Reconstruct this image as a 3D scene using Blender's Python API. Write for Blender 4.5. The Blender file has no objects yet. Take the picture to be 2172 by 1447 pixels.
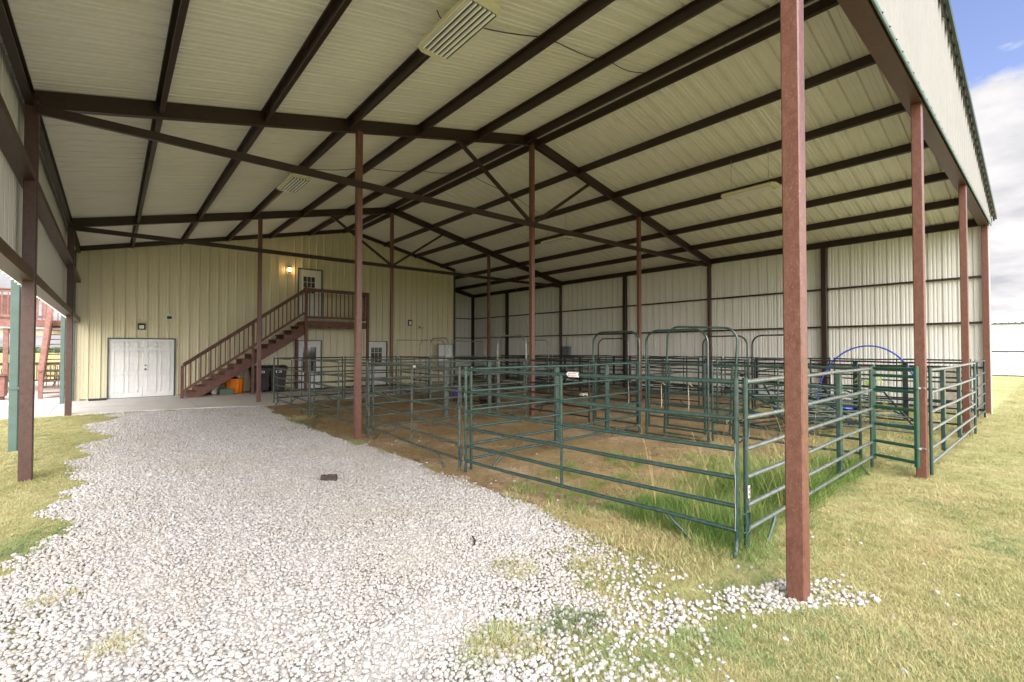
import bpy, math, random
from mathutils import Vector, Matrix, noise as mnoise
random.seed(7)
S = bpy.context.scene
C = S.collection
PI = math.pi

# ------------------------------------------------------------------ camera
cam = bpy.data.cameras.new('camera'); co = bpy.data.objects.new('camera', cam); C.objects.link(co)
co.location = (0, 0, 1.7); co.rotation_euler = (math.radians(90) + .0182, 0, -.7093)
cam.sensor_width = 36; cam.lens = 16.417; cam.clip_end = 5000; cam.clip_start = .05
S.camera = co
YAW = .7093

# ------------------------------------------------------------------ measures of the barn
X0, X1, X2, X3, X4 = -.82, 3.58, 8.13, 12.83, 17.5
Y0, Y1, Y2, Y3, YW = 1.17, 8.69, 16.55, 24.32, 20.86
XB = 13.81
ZL, ZC, ZR = 4.85, 6.93, 4.97          # underside of rafters: left eave, ridge, right eave
DEP = .24                              # rafter depth
def zr(x):
    return ZC - (X2 - x) * (ZC - ZL) / (X2 - X0) if x < X2 else ZC - (x - X2) * (ZC - ZR) / (X4 - X2)

# ------------------------------------------------------------------ materials
def new_mat(name):
    m = bpy.data.materials.new(name); m.use_nodes = True
    nt = m.node_tree
    return m, nt, nt.nodes['Principled BSDF']
def node(nt, t, **kw):
    n = nt.nodes.new(t)
    for k, v in kw.items():
        if k in n.inputs.keys(): n.inputs[k].default_value = v
        else: setattr(n, k, v)
    return n
def mat(name, col, col2=None, rough=.55, metal=0., scale=6., detail=4., bump=0., bscale=60., spec=.5, stretch=None, lo=.4, hi=.62, rvar=.0):
    m, nt, b = new_mat(name)
    b.inputs['Base Color'].default_value = (*col, 1); b.inputs['Roughness'].default_value = rough
    b.inputs['Metallic'].default_value = metal
    b.inputs['Specular IOR Level'].default_value = spec
    tc = node(nt, 'ShaderNodeTexCoord')
    src = tc.outputs['Object']
    if stretch:
        mp = node(nt, 'ShaderNodeMapping'); mp.inputs['Scale'].default_value = stretch
        nt.links.new(src, mp.inputs[0]); src = mp.outputs[0]
    if col2:
        n = node(nt, 'ShaderNodeTexNoise', Scale=scale, Detail=detail, Roughness=.65)
        nt.links.new(src, n.inputs['Vector'])
        r = node(nt, 'ShaderNodeValToRGB'); r.color_ramp.elements[0].position = lo; r.color_ramp.elements[1].position = hi
        r.color_ramp.elements[0].color = (*col, 1); r.color_ramp.elements[1].color = (*col2, 1)
        nt.links.new(n.outputs['Fac'], r.inputs[0]); nt.links.new(r.outputs[0], b.inputs['Base Color'])
        if rvar:
            mr = node(nt, 'ShaderNodeMapRange'); mr.inputs['To Min'].default_value = rough - rvar; mr.inputs['To Max'].default_value = rough + rvar
            nt.links.new(n.outputs['Fac'], mr.inputs[0]); nt.links.new(mr.outputs[0], b.inputs['Roughness'])
    if bump:
        n2 = node(nt, 'ShaderNodeTexNoise', Scale=bscale, Detail=5.)
        nt.links.new(src, n2.inputs['Vector'])
        bp = node(nt, 'ShaderNodeBump', Strength=bump, Distance=.01)
        nt.links.new(n2.outputs['Fac'], bp.inputs['Height']); nt.links.new(bp.outputs[0], b.inputs['Normal'])
    return m
M = {}
def steel_mat(name, c1, c2, dust):
    m, nt, b = new_mat(name)
    tc = node(nt, 'ShaderNodeTexCoord')
    mp = node(nt, 'ShaderNodeMapping'); mp.inputs['Scale'].default_value = (1, 1, .5)
    nt.links.new(tc.outputs['Object'], mp.inputs[0])
    n = node(nt, 'ShaderNodeTexNoise', Scale=26., Detail=6., Roughness=.7); nt.links.new(mp.outputs[0], n.inputs['Vector'])
    r = node(nt, 'ShaderNodeValToRGB'); r.color_ramp.elements[0].position = .36; r.color_ramp.elements[1].position = .66
    r.color_ramp.elements[0].color = (*c1, 1); r.color_ramp.elements[1].color = (*c2, 1)
    nt.links.new(n.outputs['Fac'], r.inputs[0])
    n2 = node(nt, 'ShaderNodeTexNoise', Scale=110., Detail=3.); nt.links.new(mp.outputs[0], n2.inputs['Vector'])
    r2 = node(nt, 'ShaderNodeValToRGB'); r2.color_ramp.elements[0].position = .56; r2.color_ramp.elements[1].position = .74
    r2.color_ramp.elements[0].color = (0, 0, 0, 1); r2.color_ramp.elements[1].color = (.75, .75, .75, 1)
    nt.links.new(n2.outputs['Fac'], r2.inputs[0])
    mx = node(nt, 'ShaderNodeMix', data_type='RGBA')
    nt.links.new(r2.outputs[0], mx.inputs[0]); nt.links.new(r.outputs[0], mx.inputs[6]); mx.inputs[7].default_value = (*dust, 1)
    nt.links.new(mx.outputs[2], b.inputs['Base Color']); b.inputs['Roughness'].default_value = .42
    bp = node(nt, 'ShaderNodeBump', Strength=.12, Distance=.004); nt.links.new(n2.outputs['Fac'], bp.inputs['Height']); nt.links.new(bp.outputs[0], b.inputs['Normal'])
    return m
M['steel'] = steel_mat('red oxide steel', (.110, .040, .026), (.165, .070, .048), (.25, .135, .10))
M['steelmid'] = steel_mat('frame steel half darkened for shade', (.055, .024, .017), (.085, .040, .030), (.14, .085, .07))  # copy of the frame paint with part of the shade put into it
M['beam'] = steel_mat('frame steel darkened for shade', (.024, .011, .0065), (.036, .018, .011), (.042, .022, .016))  # same paint as the posts, the dimmer light put into its colour
M['roof'] = mat('roof sheet', (.73, .70, .635), (.79, .765, .70), rough=.42, scale=1.2, lo=.3, hi=.7, rvar=.06)
M['siding'] = mat('light stone outer siding', (.245, .237, .216), (.275, .266, .243), rough=.5, scale=.9, lo=.3, hi=.7)
M['wallsheet'] = mat('wall sheet', (.72, .705, .645), (.77, .755, .70), rough=.33, scale=3, lo=.28, hi=.72, stretch=(1, 1, .07))
M['endwall'] = mat('cream wall sheet', (.62, .56, .375), (.68, .62, .425), rough=.36, scale=3, lo=.28, hi=.72, stretch=(1, 1, .07))
M['trim'] = mat('dark green trim', (.035, .055, .045), (.05, .07, .06), rough=.4, scale=4)
M['downspout'] = mat('sage green metal', (.085, .135, .115), (.105, .16, .14), rough=.45, scale=5)
M['green'] = mat('green pipe paint', (.018, .048, .043), (.036, .076, .068), rough=.22, scale=18, spec=.9, lo=.42, hi=.7)
M['green2'] = mat('dusty green pipe paint', (.040, .062, .052), (.15, .145, .11), rough=.42, scale=22, lo=.45, hi=.72)
M['gate'] = mat('bright green gate paint', (.008, .06, .036), (.014, .08, .05), rough=.3, scale=14, spec=.7)
M['darkpipe'] = mat('dark pipe paint', (.010, .018, .016), (.022, .031, .028), rough=.38, scale=16)
M['skysheen'] = mat('green pipe lightened for sky sheen', (.16, .19, .175), (.24, .26, .24), rough=.26, scale=14, metal=.55)  # sky highlights on the green rails put into a paler, metallic colour
M['galv'] = mat('worn grey pipe', (.17, .19, .17), (.32, .32, .29), rough=.33, scale=20, metal=.3)
M['wood'] = mat('red brown deck stain', (.11, .044, .029), (.165, .073, .050), rough=.6, scale=7, stretch=(1, 1, 1), bump=.25, bscale=45)
M['woodpale'] = mat('faded red deck stain', (.19, .085, .068), (.27, .13, .11), rough=.65, scale=6, bump=.2)
M['concrete'] = mat('concrete', (.52, .49, .45), (.63, .60, .56), rough=.85, scale=1.3, detail=8, bump=.3, bscale=90, lo=.3, hi=.7)
M['white'] = mat('white door paint', (.70, .69, .67), (.76, .75, .73), rough=.4, scale=2)
M['whiteplastic'] = mat('white plastic', (.75, .75, .72), rough=.4)
M['dark'] = mat('black metal', (.015, .014, .013), rough=.4)
M['glass'] = mat('dark window glass', (.05, .055, .05), rough=.06, spec=.8)
M['orange'] = mat('orange plastic', (.75, .19, .012), (.82, .24, .02), rough=.4, scale=3)
M['binblack'] = mat('black bin plastic', (.014, .014, .015), (.025, .025, .026), rough=.45, scale=8)
M['greenbox'] = mat('muted green plastic', (.07, .13, .10), rough=.5)
M['purple'] = mat('purple plastic', (.16, .05, .42), rough=.35)
M['blue'] = mat('blue poly pipe', (.006, .035, .33), (.01, .05, .40), rough=.32, scale=5)
M['fixture'] = mat('cream enamel fixture', (.62, .58, .40), (.68, .64, .46), rough=.35, scale=3)
M['tube'] = mat('white lamp tube', (.85, .84, .80), rough=.2)
M['reflector'] = mat('bright reflector', (.75, .74, .70), rough=.22, metal=.7)
M['grey'] = mat('grey enamel', (.14, .15, .165), (.18, .19, .20), rough=.45, scale=3)
M['rope'] = mat('pale rope', (.55, .50, .42), (.38, .33, .26), rough=.9, scale=40)
M['tag'] = mat('white sticker', (.78, .74, .72), rough=.5)
M['tagink'] = mat('dark red ink', (.30, .05, .05), rough=.6)
M['stone'] = mat('pale stone veneer', (.33, .28, .22), (.46, .41, .34), rough=.85, scale=9, bump=.8, bscale=14)
M['bgwhite'] = mat('white siding', (.74, .745, .76), (.78, .785, .80), rough=.5, scale=.5)
M['bark'] = mat('charred wood', (.030, .022, .017), (.075, .055, .042), rough=.8, scale=22, bump=.8, stretch=(.3, 2, 2))
M['rubber'] = mat('black rubber', (.018, .018, .018), (.03, .028, .026), rough=.7, scale=9)
M['hay'] = mat('hay straw', (.42, .29, .13), (.50, .38, .19), rough=.9, scale=30)
M['cedar'] = mat('dull board', (.20, .13, .08), (.28, .2, .13), rough=.8, scale=8)

def leaf_mat(name, cols, trans=.25):
    m, nt, b = new_mat(name)
    oi = node(nt, 'ShaderNodeObjectInfo')
    r = node(nt, 'ShaderNodeValToRGB')
    r.color_ramp.elements[0].color = (*cols[0], 1); r.color_ramp.elements[1].color = (*cols[-1], 1)
    for i, c in enumerate(cols[1:-1]):
        e = r.color_ramp.elements.new((i + 1) / (len(cols) - 1)); e.color = (*c, 1)
    # patches of dry and green across the place plus a spread from tuft to tuft
    g = node(nt, 'ShaderNodeNewGeometry')
    n = node(nt, 'ShaderNodeTexNoise', Scale=.9, Detail=4.); nt.links.new(g.outputs['Position'], n.inputs['Vector'])
    mr = node(nt, 'ShaderNodeMapRange'); mr.inputs['From Min'].default_value = .3; mr.inputs['From Max'].default_value = .7
    nt.links.new(n.outputs['Fac'], mr.inputs[0])
    a = node(nt, 'ShaderNodeMath', operation='MULTIPLY'); a.inputs[1].default_value = .55; nt.links.new(oi.outputs['Random'], a.inputs[0])
    a2 = node(nt, 'ShaderNodeMath', operation='MULTIPLY_ADD'); a2.inputs[1].default_value = .45
    nt.links.new(mr.outputs[0], a2.inputs[0]); nt.links.new(a.outputs[0], a2.inputs[2])
    nt.links.new(a2.outputs[0], r.inputs[0])
    nt.links.new(r.outputs[0], b.inputs['Base Color']); b.inputs['Roughness'].default_value = .6
    b.inputs['Specular IOR Level'].default_value = .25
    if trans:
        tr = node(nt, 'ShaderNodeBsdfTranslucent'); nt.links.new(r.outputs[0], tr.inputs['Color'])
        mx = node(nt, 'ShaderNodeMixShader'); mx.inputs[0].default_value = trans
        nt.links.new(b.outputs[0], mx.inputs[1]); nt.links.new(tr.outputs[0], mx.inputs[2])
        nt.links.new(mx.outputs[0], nt.nodes['Material Output'].inputs[0])
    return m
M['lawnblade'] = leaf_mat('lawn blades', [(.25, .28, .10), (.40, .385, .17), (.51, .455, .24), (.60, .53, .32)])
M['tallblade'] = leaf_mat('tall green blades', [(.06, .15, .03), (.14, .26, .055), (.27, .34, .10), (.52, .47, .26)])
M['greenblade'] = leaf_mat('green lawn blades', [(.16, .25, .09), (.25, .33, .13), (.37, .39, .19)])
M['weed'] = leaf_mat('dark weed', [(.07, .13, .05), (.12, .18, .08), (.2, .25, .12)])
M['leaf'] = leaf_mat('broad leaves', [(.18, .28, .05), (.30, .38, .09)])
M['treeleaf'] = leaf_mat('far foliage', [(.08, .11, .06), (.12, .15, .08), (.16, .18, .10)], 0)  # slightly lighter tone stands in for haze on distant leaves

def pebble_mat():
    m, nt, b = new_mat('pale limestone pebbles')
    oi = node(nt, 'ShaderNodeObjectInfo')
    r = node(nt, 'ShaderNodeValToRGB')
    cs = [(0, (.37, .345, .32)), (.25, (.445, .422, .40)), (.6, (.505, .48, .46)), (.85, (.555, .535, .518)), (1, (.44, .38, .33))]
    r.color_ramp.elements[0].color = (*cs[0][1], 1); r.color_ramp.elements[1].color = (*cs[-1][1], 1)
    for p, c in cs[1:-1]:
        e = r.color_ramp.elements.new(p); e.color = (*c, 1)
    nt.links.new(oi.outputs['Random'], r.inputs[0])
    tc = node(nt, 'ShaderNodeTexCoord')
    n = node(nt, 'ShaderNodeTexNoise', Scale=1.5, Detail=5.); nt.links.new(tc.outputs['Object'], n.inputs['Vector'])
    mx = node(nt, 'ShaderNodeMix', data_type='RGBA', blend_type='MULTIPLY'); mx.inputs[0].default_value = .35
    nt.links.new(r.outputs[0], mx.inputs[6]); nt.links.new(n.outputs['Color'], mx.inputs[7])
    n.inputs['Scale'].default_value = 2.
    mr = node(nt, 'ShaderNodeMapRange'); mr.inputs['To Min'].default_value = .82; mr.inputs['To Max'].default_value = 1.15
    nt.links.new(n.outputs['Fac'], mr.inputs[0])
    hs = node(nt, 'ShaderNodeHueSaturation'); nt.links.new(mr.outputs[0], hs.inputs['Value']); nt.links.new(r.outputs[0], hs.inputs['Color'])
    gp_ = node(nt, 'ShaderNodeNewGeometry'); dn = node(nt, 'ShaderNodeTexNoise', Scale=.7, Detail=4.); nt.links.new(gp_.outputs['Position'], dn.inputs['Vector'])
    dr_ = node(nt, 'ShaderNodeMapRange'); dr_.inputs['From Min'].default_value = .48; dr_.inputs['From Max'].default_value = .72; dr_.inputs['To Max'].default_value = .55; nt.links.new(dn.outputs['Fac'], dr_.inputs[0])
    dm = node(nt, 'ShaderNodeMix', data_type='RGBA'); nt.links.new(dr_.outputs[0], dm.inputs[0]); nt.links.new(hs.outputs[0], dm.inputs[6]); dm.inputs[7].default_value = (.42, .37, .31, 1)
    nt.links.new(dm.outputs[2], b.inputs['Base Color']); b.inputs['Roughness'].default_value = .85
    b.inputs['Specular IOR Level'].default_value = .3
    bp = node(nt, 'ShaderNodeBump', Strength=.4, Distance=.1); nt.links.new(n.outputs['Fac'], bp.inputs['Height']); nt.links.new(bp.outputs[0], b.inputs['Normal'])
    return m
M['pebble'] = pebble_mat()

def ground_mat(name, c, scales=(.7, 9, 70), bump=.5, pos=(.3, .5, .72)):
    """three colours mixed by noise at three sizes, on world position"""
    m, nt, b = new_mat(name)
    g = node(nt, 'ShaderNodeNewGeometry')
    ns = []
    for s in scales:
        n = node(nt, 'ShaderNodeTexNoise', Scale=s, Detail=6., Roughness=.6); nt.links.new(g.outputs['Position'], n.inputs['Vector']); ns.append(n)
    a = node(nt, 'ShaderNodeMath', operation='MULTIPLY_ADD'); a.inputs[1].default_value = .45
    nt.links.new(ns[0].outputs['Fac'], a.inputs[0])
    a1 = node(nt, 'ShaderNodeMath', operation='MULTIPLY'); a1.inputs[1].default_value = .3; nt.links.new(ns[1].outputs['Fac'], a1.inputs[0]); nt.links.new(a1.outputs[0], a.inputs[2])
    a3 = node(nt, 'ShaderNodeMath', operation='MULTIPLY_ADD'); a3.inputs[1].default_value = .25
    nt.links.new(ns[2].outputs['Fac'], a3.inputs[0]); nt.links.new(a.outputs[0], a3.inputs[2])
    r = node(nt, 'ShaderNodeValToRGB')
    r.color_ramp.elements[0].position = pos[0] + .08; r.color_ramp.elements[1].position = pos[2] - .08
    r.color_ramp.elements[0].color = (*c[0], 1); r.color_ramp.elements[1].color = (*c[2], 1)
    e = r.color_ramp.elements.new(pos[1]); e.color = (*c[1], 1)
    nt.links.new(a3.outputs[0], r.inputs[0]); nt.links.new(r.outputs[0], b.inputs['Base Color'])
    b.inputs['Roughness'].default_value = .95; b.inputs['Specular IOR Level'].default_value = .1
    bp = node(nt, 'ShaderNodeBump', Strength=bump, Distance=.03); nt.links.new(ns[2].outputs['Fac'], bp.inputs['Height']); nt.links.new(bp.outputs[0], b.inputs['Normal'])
    return m
M['lawn'] = ground_mat('lawn', [(.24, .265, .11), (.34, .34, .16), (.43, .405, .22)], (.35, 4, 60))
M['dirt'] = ground_mat('hay covered dirt', [(.19, .125, .075), (.36, .255, .155), (.52, .41, .26)], (.8, 10, 42), 1.0, (.33, .5, .67))
M['gravelbed'] = ground_mat('limestone dust', [(.50, .475, .445), (.57, .545, .515), (.63, .605, .575)], (.8, 12, 90), .8)
M['hill'] = ground_mat('distant hills', [(.16, .20, .17), (.20, .24, .20), (.25, .28, .22)], (.01, .05, .2), 0)  # distance haze is put into these pale tones

# ------------------------------------------------------------------ mesh builder
class MB:
    def __init__(s): s.v = []; s.f = []; s.mi = []; s.sm = []
    def add(s, vs, fs, mi=0, smooth=False):
        o = len(s.v); s.v += [tuple(v) for v in vs]
        s.f += [tuple(o + i for i in f) for f in fs]; s.mi += [mi] * len(fs); s.sm += [smooth] * len(fs)
    def box(s, a, b, mi=0):
        x0, y0, z0 = (min(a[i], b[i]) for i in range(3)); x1, y1, z1 = (max(a[i], b[i]) for i in range(3))
        s.add([(x0, y0, z0), (x1, y0, z0), (x1, y1, z0), (x0, y1, z0), (x0, y0, z1), (x1, y0, z1), (x1, y1, z1), (x0, y1, z1)],
              [(0, 3, 2, 1), (4, 5, 6, 7), (0, 1, 5, 4), (1, 2, 6, 5), (2, 3, 7, 6), (3, 0, 4, 7)], mi)
    def bar(s, p, q, prof, up=(0, 0, 1), mi=0, smooth=False):
        """extrude a closed 2-D profile [(side, up)] from p to q"""
        p = Vector(p); q = Vector(q); d = (q - p).normalized(); up = Vector(up)
        if abs(d.dot(up)) > .98: up = Vector((0, 1, 0))
        sd = d.cross(up).normalized(); u = sd.cross(d).normalized()
        n = len(prof)
        vs = [p + sd * a + u * b for a, b in prof] + [q + sd * a + u * b for a, b in prof]
        fs = [(i, (i + 1) % n, n + (i + 1) % n, n + i) for i in range(n)]
        s.add(vs, fs, mi, smooth); s.add(vs, [tuple(range(n))[::-1], tuple(range(n, 2 * n))], mi)
    def rod(s, p, q, r, n=10, mi=0): s.bar(p, q, [(r * math.cos(2 * PI * i / n), r * math.sin(2 * PI * i / n)) for i in range(n)], mi=mi, smooth=True)
    def sq(s, p, q, w, h=None, c=.006, up=(0, 0, 1), mi=0):
        h = h or w; a = w / 2; b = h / 2; c = min(c, a * .4, b * .4)
        s.bar(p, q, [(-a + c, -b), (a - c, -b), (a, -b + c), (a, b - c), (a - c, b), (-a + c, b), (-a, b - c), (-a, -b + c)], up=up, mi=mi)
    def tube(s, pts, r, n=10, mi=0):
        pts = [Vector(p) for p in pts]; vs = []; m = len(pts); ref = None
        for i, p in enumerate(pts):
            d = (pts[min(i + 1, m - 1)] - pts[max(i - 1, 0)]).normalized()
            if ref is None: ref = Vector((0, 0, 1)) if abs(d.z) < .9 else Vector((1, 0, 0))
            sd = d.cross(ref).normalized(); u = sd.cross(d).normalized(); ref = u
            rr = r[i] if isinstance(r, (list, tuple)) else r
            vs += [p + (sd * math.cos(2 * PI * k / n) + u * math.sin(2 * PI * k / n)) * rr for k in range(n)]
        fs = [(i * n + k, i * n + (k + 1) % n, (i + 1) * n + (k + 1) % n, (i + 1) * n + k) for i in range(m - 1) for k in range(n)]
        s.add(vs, fs, mi, True); s.add(vs[:n], [tuple(range(n))[::-1]], mi); s.add(vs[-n:], [tuple(range(n))], mi)
    def lathe(s, prof, n=24, c=(0, 0, 0), mi=0, flute=0, nf=0):
        vs = []
        for r, z in prof:
            for k in range(n):
                a = 2 * PI * k / n; rr = r * (1 + flute * math.cos(a * nf))
                vs.append((c[0] + rr * math.cos(a), c[1] + rr * math.sin(a), c[2] + z))
        m = len(prof)
        s.add(vs, [(i * n + k, i * n + (k + 1) % n, (i + 1) * n + (k + 1) % n, (i + 1) * n + k) for i in range(m - 1) for k in range(n)], mi, True)
        s.add(vs[:n], [tuple(range(n))[::-1]], mi)
    def build(s, name, m, parent=None, loc=None):
        me = bpy.data.meshes.new(name); me.from_pydata(s.v, [], s.f)
        for x in (m if isinstance(m, (list, tuple)) else [m]): me.materials.append(M[x] if isinstance(x, str) else x)
        me.polygons.foreach_set('material_index', s.mi); me.polygons.foreach_set('use_smooth', s.sm)
        me.update()
        o = bpy.data.objects.new(name, me); C.objects.link(o)
        if parent: o.parent = parent
        if loc: o.location = loc
        return o
def tag(o, label, cat, group=None):
    o['label'] = label; o['category'] = cat
    if group: o['group'] = group
    return o
def thing(name, label, cat, loc=(0, 0, 0), rz=0, group=None):
    o = bpy.data.objects.new(name, None); C.objects.link(o); o.location = loc; o.rotation_euler = (0, 0, rz); o.empty_display_size = .2
    return tag(o, label, cat, group)
def sub(name, parent, loc=(0, 0, 0)):
    o = bpy.data.objects.new(name, None); C.objects.link(o); o.parent = parent; o.location = loc; return o
def cprof(h, w, lip=.02, t=.006, flip=1):
    """open C section, web at the side, opening towards +side*flip"""
    a = [(0, 0), (w, 0), (w, lip), (w - t, lip), (w - t, t), (t, t), (t, h - t), (w - t, h - t), (w - t, h - lip), (w, h - lip), (w, h), (0, h)]
    return [(x * flip, y) for x, y in a]

def ribbed(mb, o, u, v, nrm, U, vlo, vhi, period=.305, minor=True, mi=0, start=0., h=.036, mr=.006):
    """ribbed metal sheet: ribs run along v, repeat along u; vlo(u), vhi(u) give its ends"""
    o = Vector(o); u = Vector(u); v = Vector(v); nrm = Vector(nrm)
    pts = []; k = -1
    while True:
        b = k * period + start
        seq = [(0, 0), (.018, h), (.047, h), (.065, 0)]
        if minor: seq += [(.12, 0), (.130, mr), (.155, mr), (.165, 0), (.20, 0), (.210, mr), (.235, mr), (.245, 0)]
        for a, z in seq:
            if 0 < b + a < U: pts.append((b + a, z))
        k += 1
        if b > U: break
    pts = [(0, pts[0][1])] + pts + [(U, pts[-1][1])]
    vs = []; fs = []
    for i, (a, z) in enumerate(pts):
        base = o + u * a + nrm * z
        vs += [base + v * vlo(a), base + v * vhi(a)]
        if i: fs.append((2 * i - 2, 2 * i, 2 * i + 1, 2 * i - 1))
    mb.add(vs, fs, mi)

# ------------------------------------------------------------------ world and sun
SUN_EL, SUN_AZ = math.radians(38), math.radians(196)      # azimuth from +Y clockwise
w = bpy.data.worlds.new('World'); S.world = w; w.use_nodes = True
nt = w.node_tree; bg = nt.nodes['Background']
sky = nt.nodes.new('ShaderNodeTexSky'); sky.sky_type = 'NISHITA'; sky.sun_disc = False
sky.sun_elevation = SUN_EL; sky.sun_rotation = SUN_AZ; sky.air_density = 1.0; sky.dust_density = 1.0; sky.ozone_density = 2.0
tc = nt.nodes.new('ShaderNodeTexCoord')
sx = nt.nodes.new('ShaderNodeSeparateXYZ'); nt.links.new(tc.outputs['Generated'], sx.inputs[0])
def mth(op, a, b=None, c=None, clamp=False):
    n = nt.nodes.new('ShaderNodeMath'); n.operation = op; n.use_clamp = clamp
    for i, x in enumerate((a, b, c)):
        if x is None: continue
        if isinstance(x, (int, float)): n.inputs[i].default_value = x
        else: nt.links.new(x, n.inputs[i])
    return n.outputs[0]
zz = mth('MAXIMUM', sx.outputs[2], 0.)
den = mth('ADD', zz, .22)
cx = mth('DIVIDE', sx.outputs[0], den); cy = mth('DIVIDE', sx.outputs[1], den)
cb = nt.nodes.new('ShaderNodeCombineXYZ'); nt.links.new(cx, cb.inputs[0]); nt.links.new(cy, cb.inputs[1]); nt.links.new(mth('MULTIPLY', zz, 2.), cb.inputs[2])
n1 = nt.nodes.new('ShaderNodeTexNoise'); n1.inputs['Scale'].default_value = 2.1; n1.inputs['Detail'].default_value = 9; n1.inputs['Roughness'].default_value = .56
nt.links.new(cb.outputs[0], n1.inputs['Vector'])
# clouds fill the sky low down and break up higher; behind the camera they stay dense
lowm = nt.nodes.new('ShaderNodeMapRange'); lowm.inputs['From Min'].default_value = .20; lowm.inputs['From Max'].default_value = .39
lowm.inputs['To Min'].default_value = .34; lowm.inputs['To Max'].default_value = -.13; nt.links.new(zz, lowm.inputs[0])
east = nt.nodes.new('ShaderNodeMapRange'); east.inputs['From Min'].default_value = .75; east.inputs['From Max'].default_value = .1
east.inputs['To Min'].default_value = 0.; east.inputs['To Max'].default_value = .30; nt.links.new(sx.outputs[0], east.inputs[0])
cm = mth('ADD', mth('ADD', n1.outputs['Fac'], lowm.outputs[0]), east.outputs[0])
cr = nt.nodes.new('ShaderNodeMapRange'); cr.inputs['From Min'].default_value = .47; cr.inputs['From Max'].default_value = .56; nt.links.new(cm, cr.inputs[0])
n2 = nt.nodes.new('ShaderNodeTexNoise'); n2.inputs['Scale'].default_value = 3.4; n2.inputs['Detail'].default_value = 7
nt.links.new(cb.outputs[0], n2.inputs['Vector'])
crr = nt.nodes.new('ShaderNodeValToRGB'); crr.color_ramp.elements[0].position = .34; crr.color_ramp.elements[1].position = .62
crr.color_ramp.elements[0].color = (1.75, 1.74, 1.86, 1); crr.color_ramp.elements[1].color = (2.9, 2.83, 2.8, 1)
nt.links.new(n2.outputs['Fac'], crr.inputs[0])
# clouds are brighter on the side of the sky where the sun stands behind them
SD = (math.sin(SUN_AZ) * math.cos(SUN_EL), math.cos(SUN_AZ) * math.cos(SUN_EL), math.sin(SUN_EL))
dp = nt.nodes.new('ShaderNodeVectorMath'); dp.operation = 'DOT_PRODUCT'; nt.links.new(tc.outputs['Generated'], dp.inputs[0]); dp.inputs[1].default_value = SD
gl = nt.nodes.new('ShaderNodeMapRange'); gl.inputs['From Min'].default_value = .0; gl.inputs['From Max'].default_value = .9; gl.inputs['To Min'].default_value = 1.; gl.inputs['To Max'].default_value = 5.6
nt.links.new(dp.outputs['Value'], gl.inputs[0])
cl = nt.nodes.new('ShaderNodeVectorMath'); cl.operation = 'SCALE'; nt.links.new(crr.outputs[0], cl.inputs[0]); nt.links.new(gl.outputs[0], cl.inputs['Scale'])
skm = nt.nodes.new('ShaderNodeVectorMath'); skm.operation = 'MULTIPLY'; skm.inputs[1].default_value = (.78, .66, .72)
nt.links.new(sky.outputs[0], skm.inputs[0])
mx = nt.nodes.new('ShaderNodeMix'); mx.data_type = 'RGBA'
nt.links.new(cr.outputs[0], mx.inputs[0]); nt.links.new(skm.outputs[0], mx.inputs[6]); nt.links.new(cl.outputs[0], mx.inputs[7])
nt.links.new(mx.outputs[2], bg.inputs[0]); bg.inputs[1].default_value = .095
sl = bpy.data.lights.new('sun', 'SUN'); sl.energy = .8; sl.angle = math.radians(60); sl.color = (1, .95, .87)
so = bpy.data.objects.new('sun', sl); C.objects.link(so)
sd = Vector((math.sin(SUN_AZ) * math.cos(SUN_EL), math.cos(SUN_AZ) * math.cos(SUN_EL), math.sin(SUN_EL)))
so.rotation_euler = sd.to_track_quat('Z', 'Y').to_euler(); so.location = (-5, -10, 20)
S.view_settings.view_transform = 'Standard'; S.view_settings.look = 'None'; S.view_settings.gamma = 1
S.view_settings.exposure = 2.0

# ------------------------------------------------------------------ ground sheets
def structure(o): o['kind'] = 'structure'; return o
def poly(name, pts, z, m):
    mb = MB(); mb.add([(x, y, z) for x, y in pts], [tuple(range(len(pts)))]); return structure(mb.build(name, m))
def wob(pts, amp=.12, n=8, seed=0):
    """subdivide a closed outline and wobble it"""
    out = []
    for i, a in enumerate(pts):
        b = pts[(i + 1) % len(pts)]
        for k in range(n):
            t = k / n; x = a[0] + (b[0] - a[0]) * t; y = a[1] + (b[1] - a[1]) * t
            v = mnoise.noise_vector(Vector((x * 1.7, y * 1.7, seed)))
            out.append((x + v.x * amp, y + v.y * amp))
    return out
mb = MB()
R_ = 3000
mb.add([(-R_, -R_, 0), (R_, -R_, 0), (R_, R_, 0), (-R_, R_, 0)], [(0, 1, 2, 3)]); structure(mb.build('ground', 'lawn'))
DIRT = [(3.55, 3.2), (3.5, 5.3), (3.5, 7.5), (3.35, 9.5), (3.35, 12.5), (3.5, 15.5), (7, 16.25), (17.3, 16.6), (17.3, 3.4), (13, 3.0), (8, 3.6), (5.6, 3.4)]
DW = wob(DIRT, .3, 10)
poly('dirt_base', DW, .004, 'dirt')
def inside(pts, x, y):
    c = False; j = len(pts) - 1
    for i in range(len(pts)):
        xi, yi = pts[i]; xj, yj = pts[j]
        if (yi > y) != (yj > y) and x < (xj - xi) * (y - yi) / (yj - yi) + xi: c = not c
        j = i
    return c
mb = MB(); g_ = .085; nx_, ny_ = int(14 / g_), int(13.4 / g_); vs = []; fs = []; idx = {}
def dz(x, y):
    v = mnoise.noise(Vector((x * 1.1, y * 1.1, 3))) * .03 + mnoise.noise(Vector((x * 3.7, y * 3.7, 5))) * .026 + mnoise.noise(Vector((x * 9, y * 9, 8))) * .018
    return -.004 + .012 + v
for i in range(nx_ + 1):
    for j in range(ny_ + 1):
        x, y = 3.3 + i * g_, 3.0 + j * g_
        if inside(DW, x, y): idx[i, j] = len(vs); vs.append((x, y, dz(x, y)))
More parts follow.
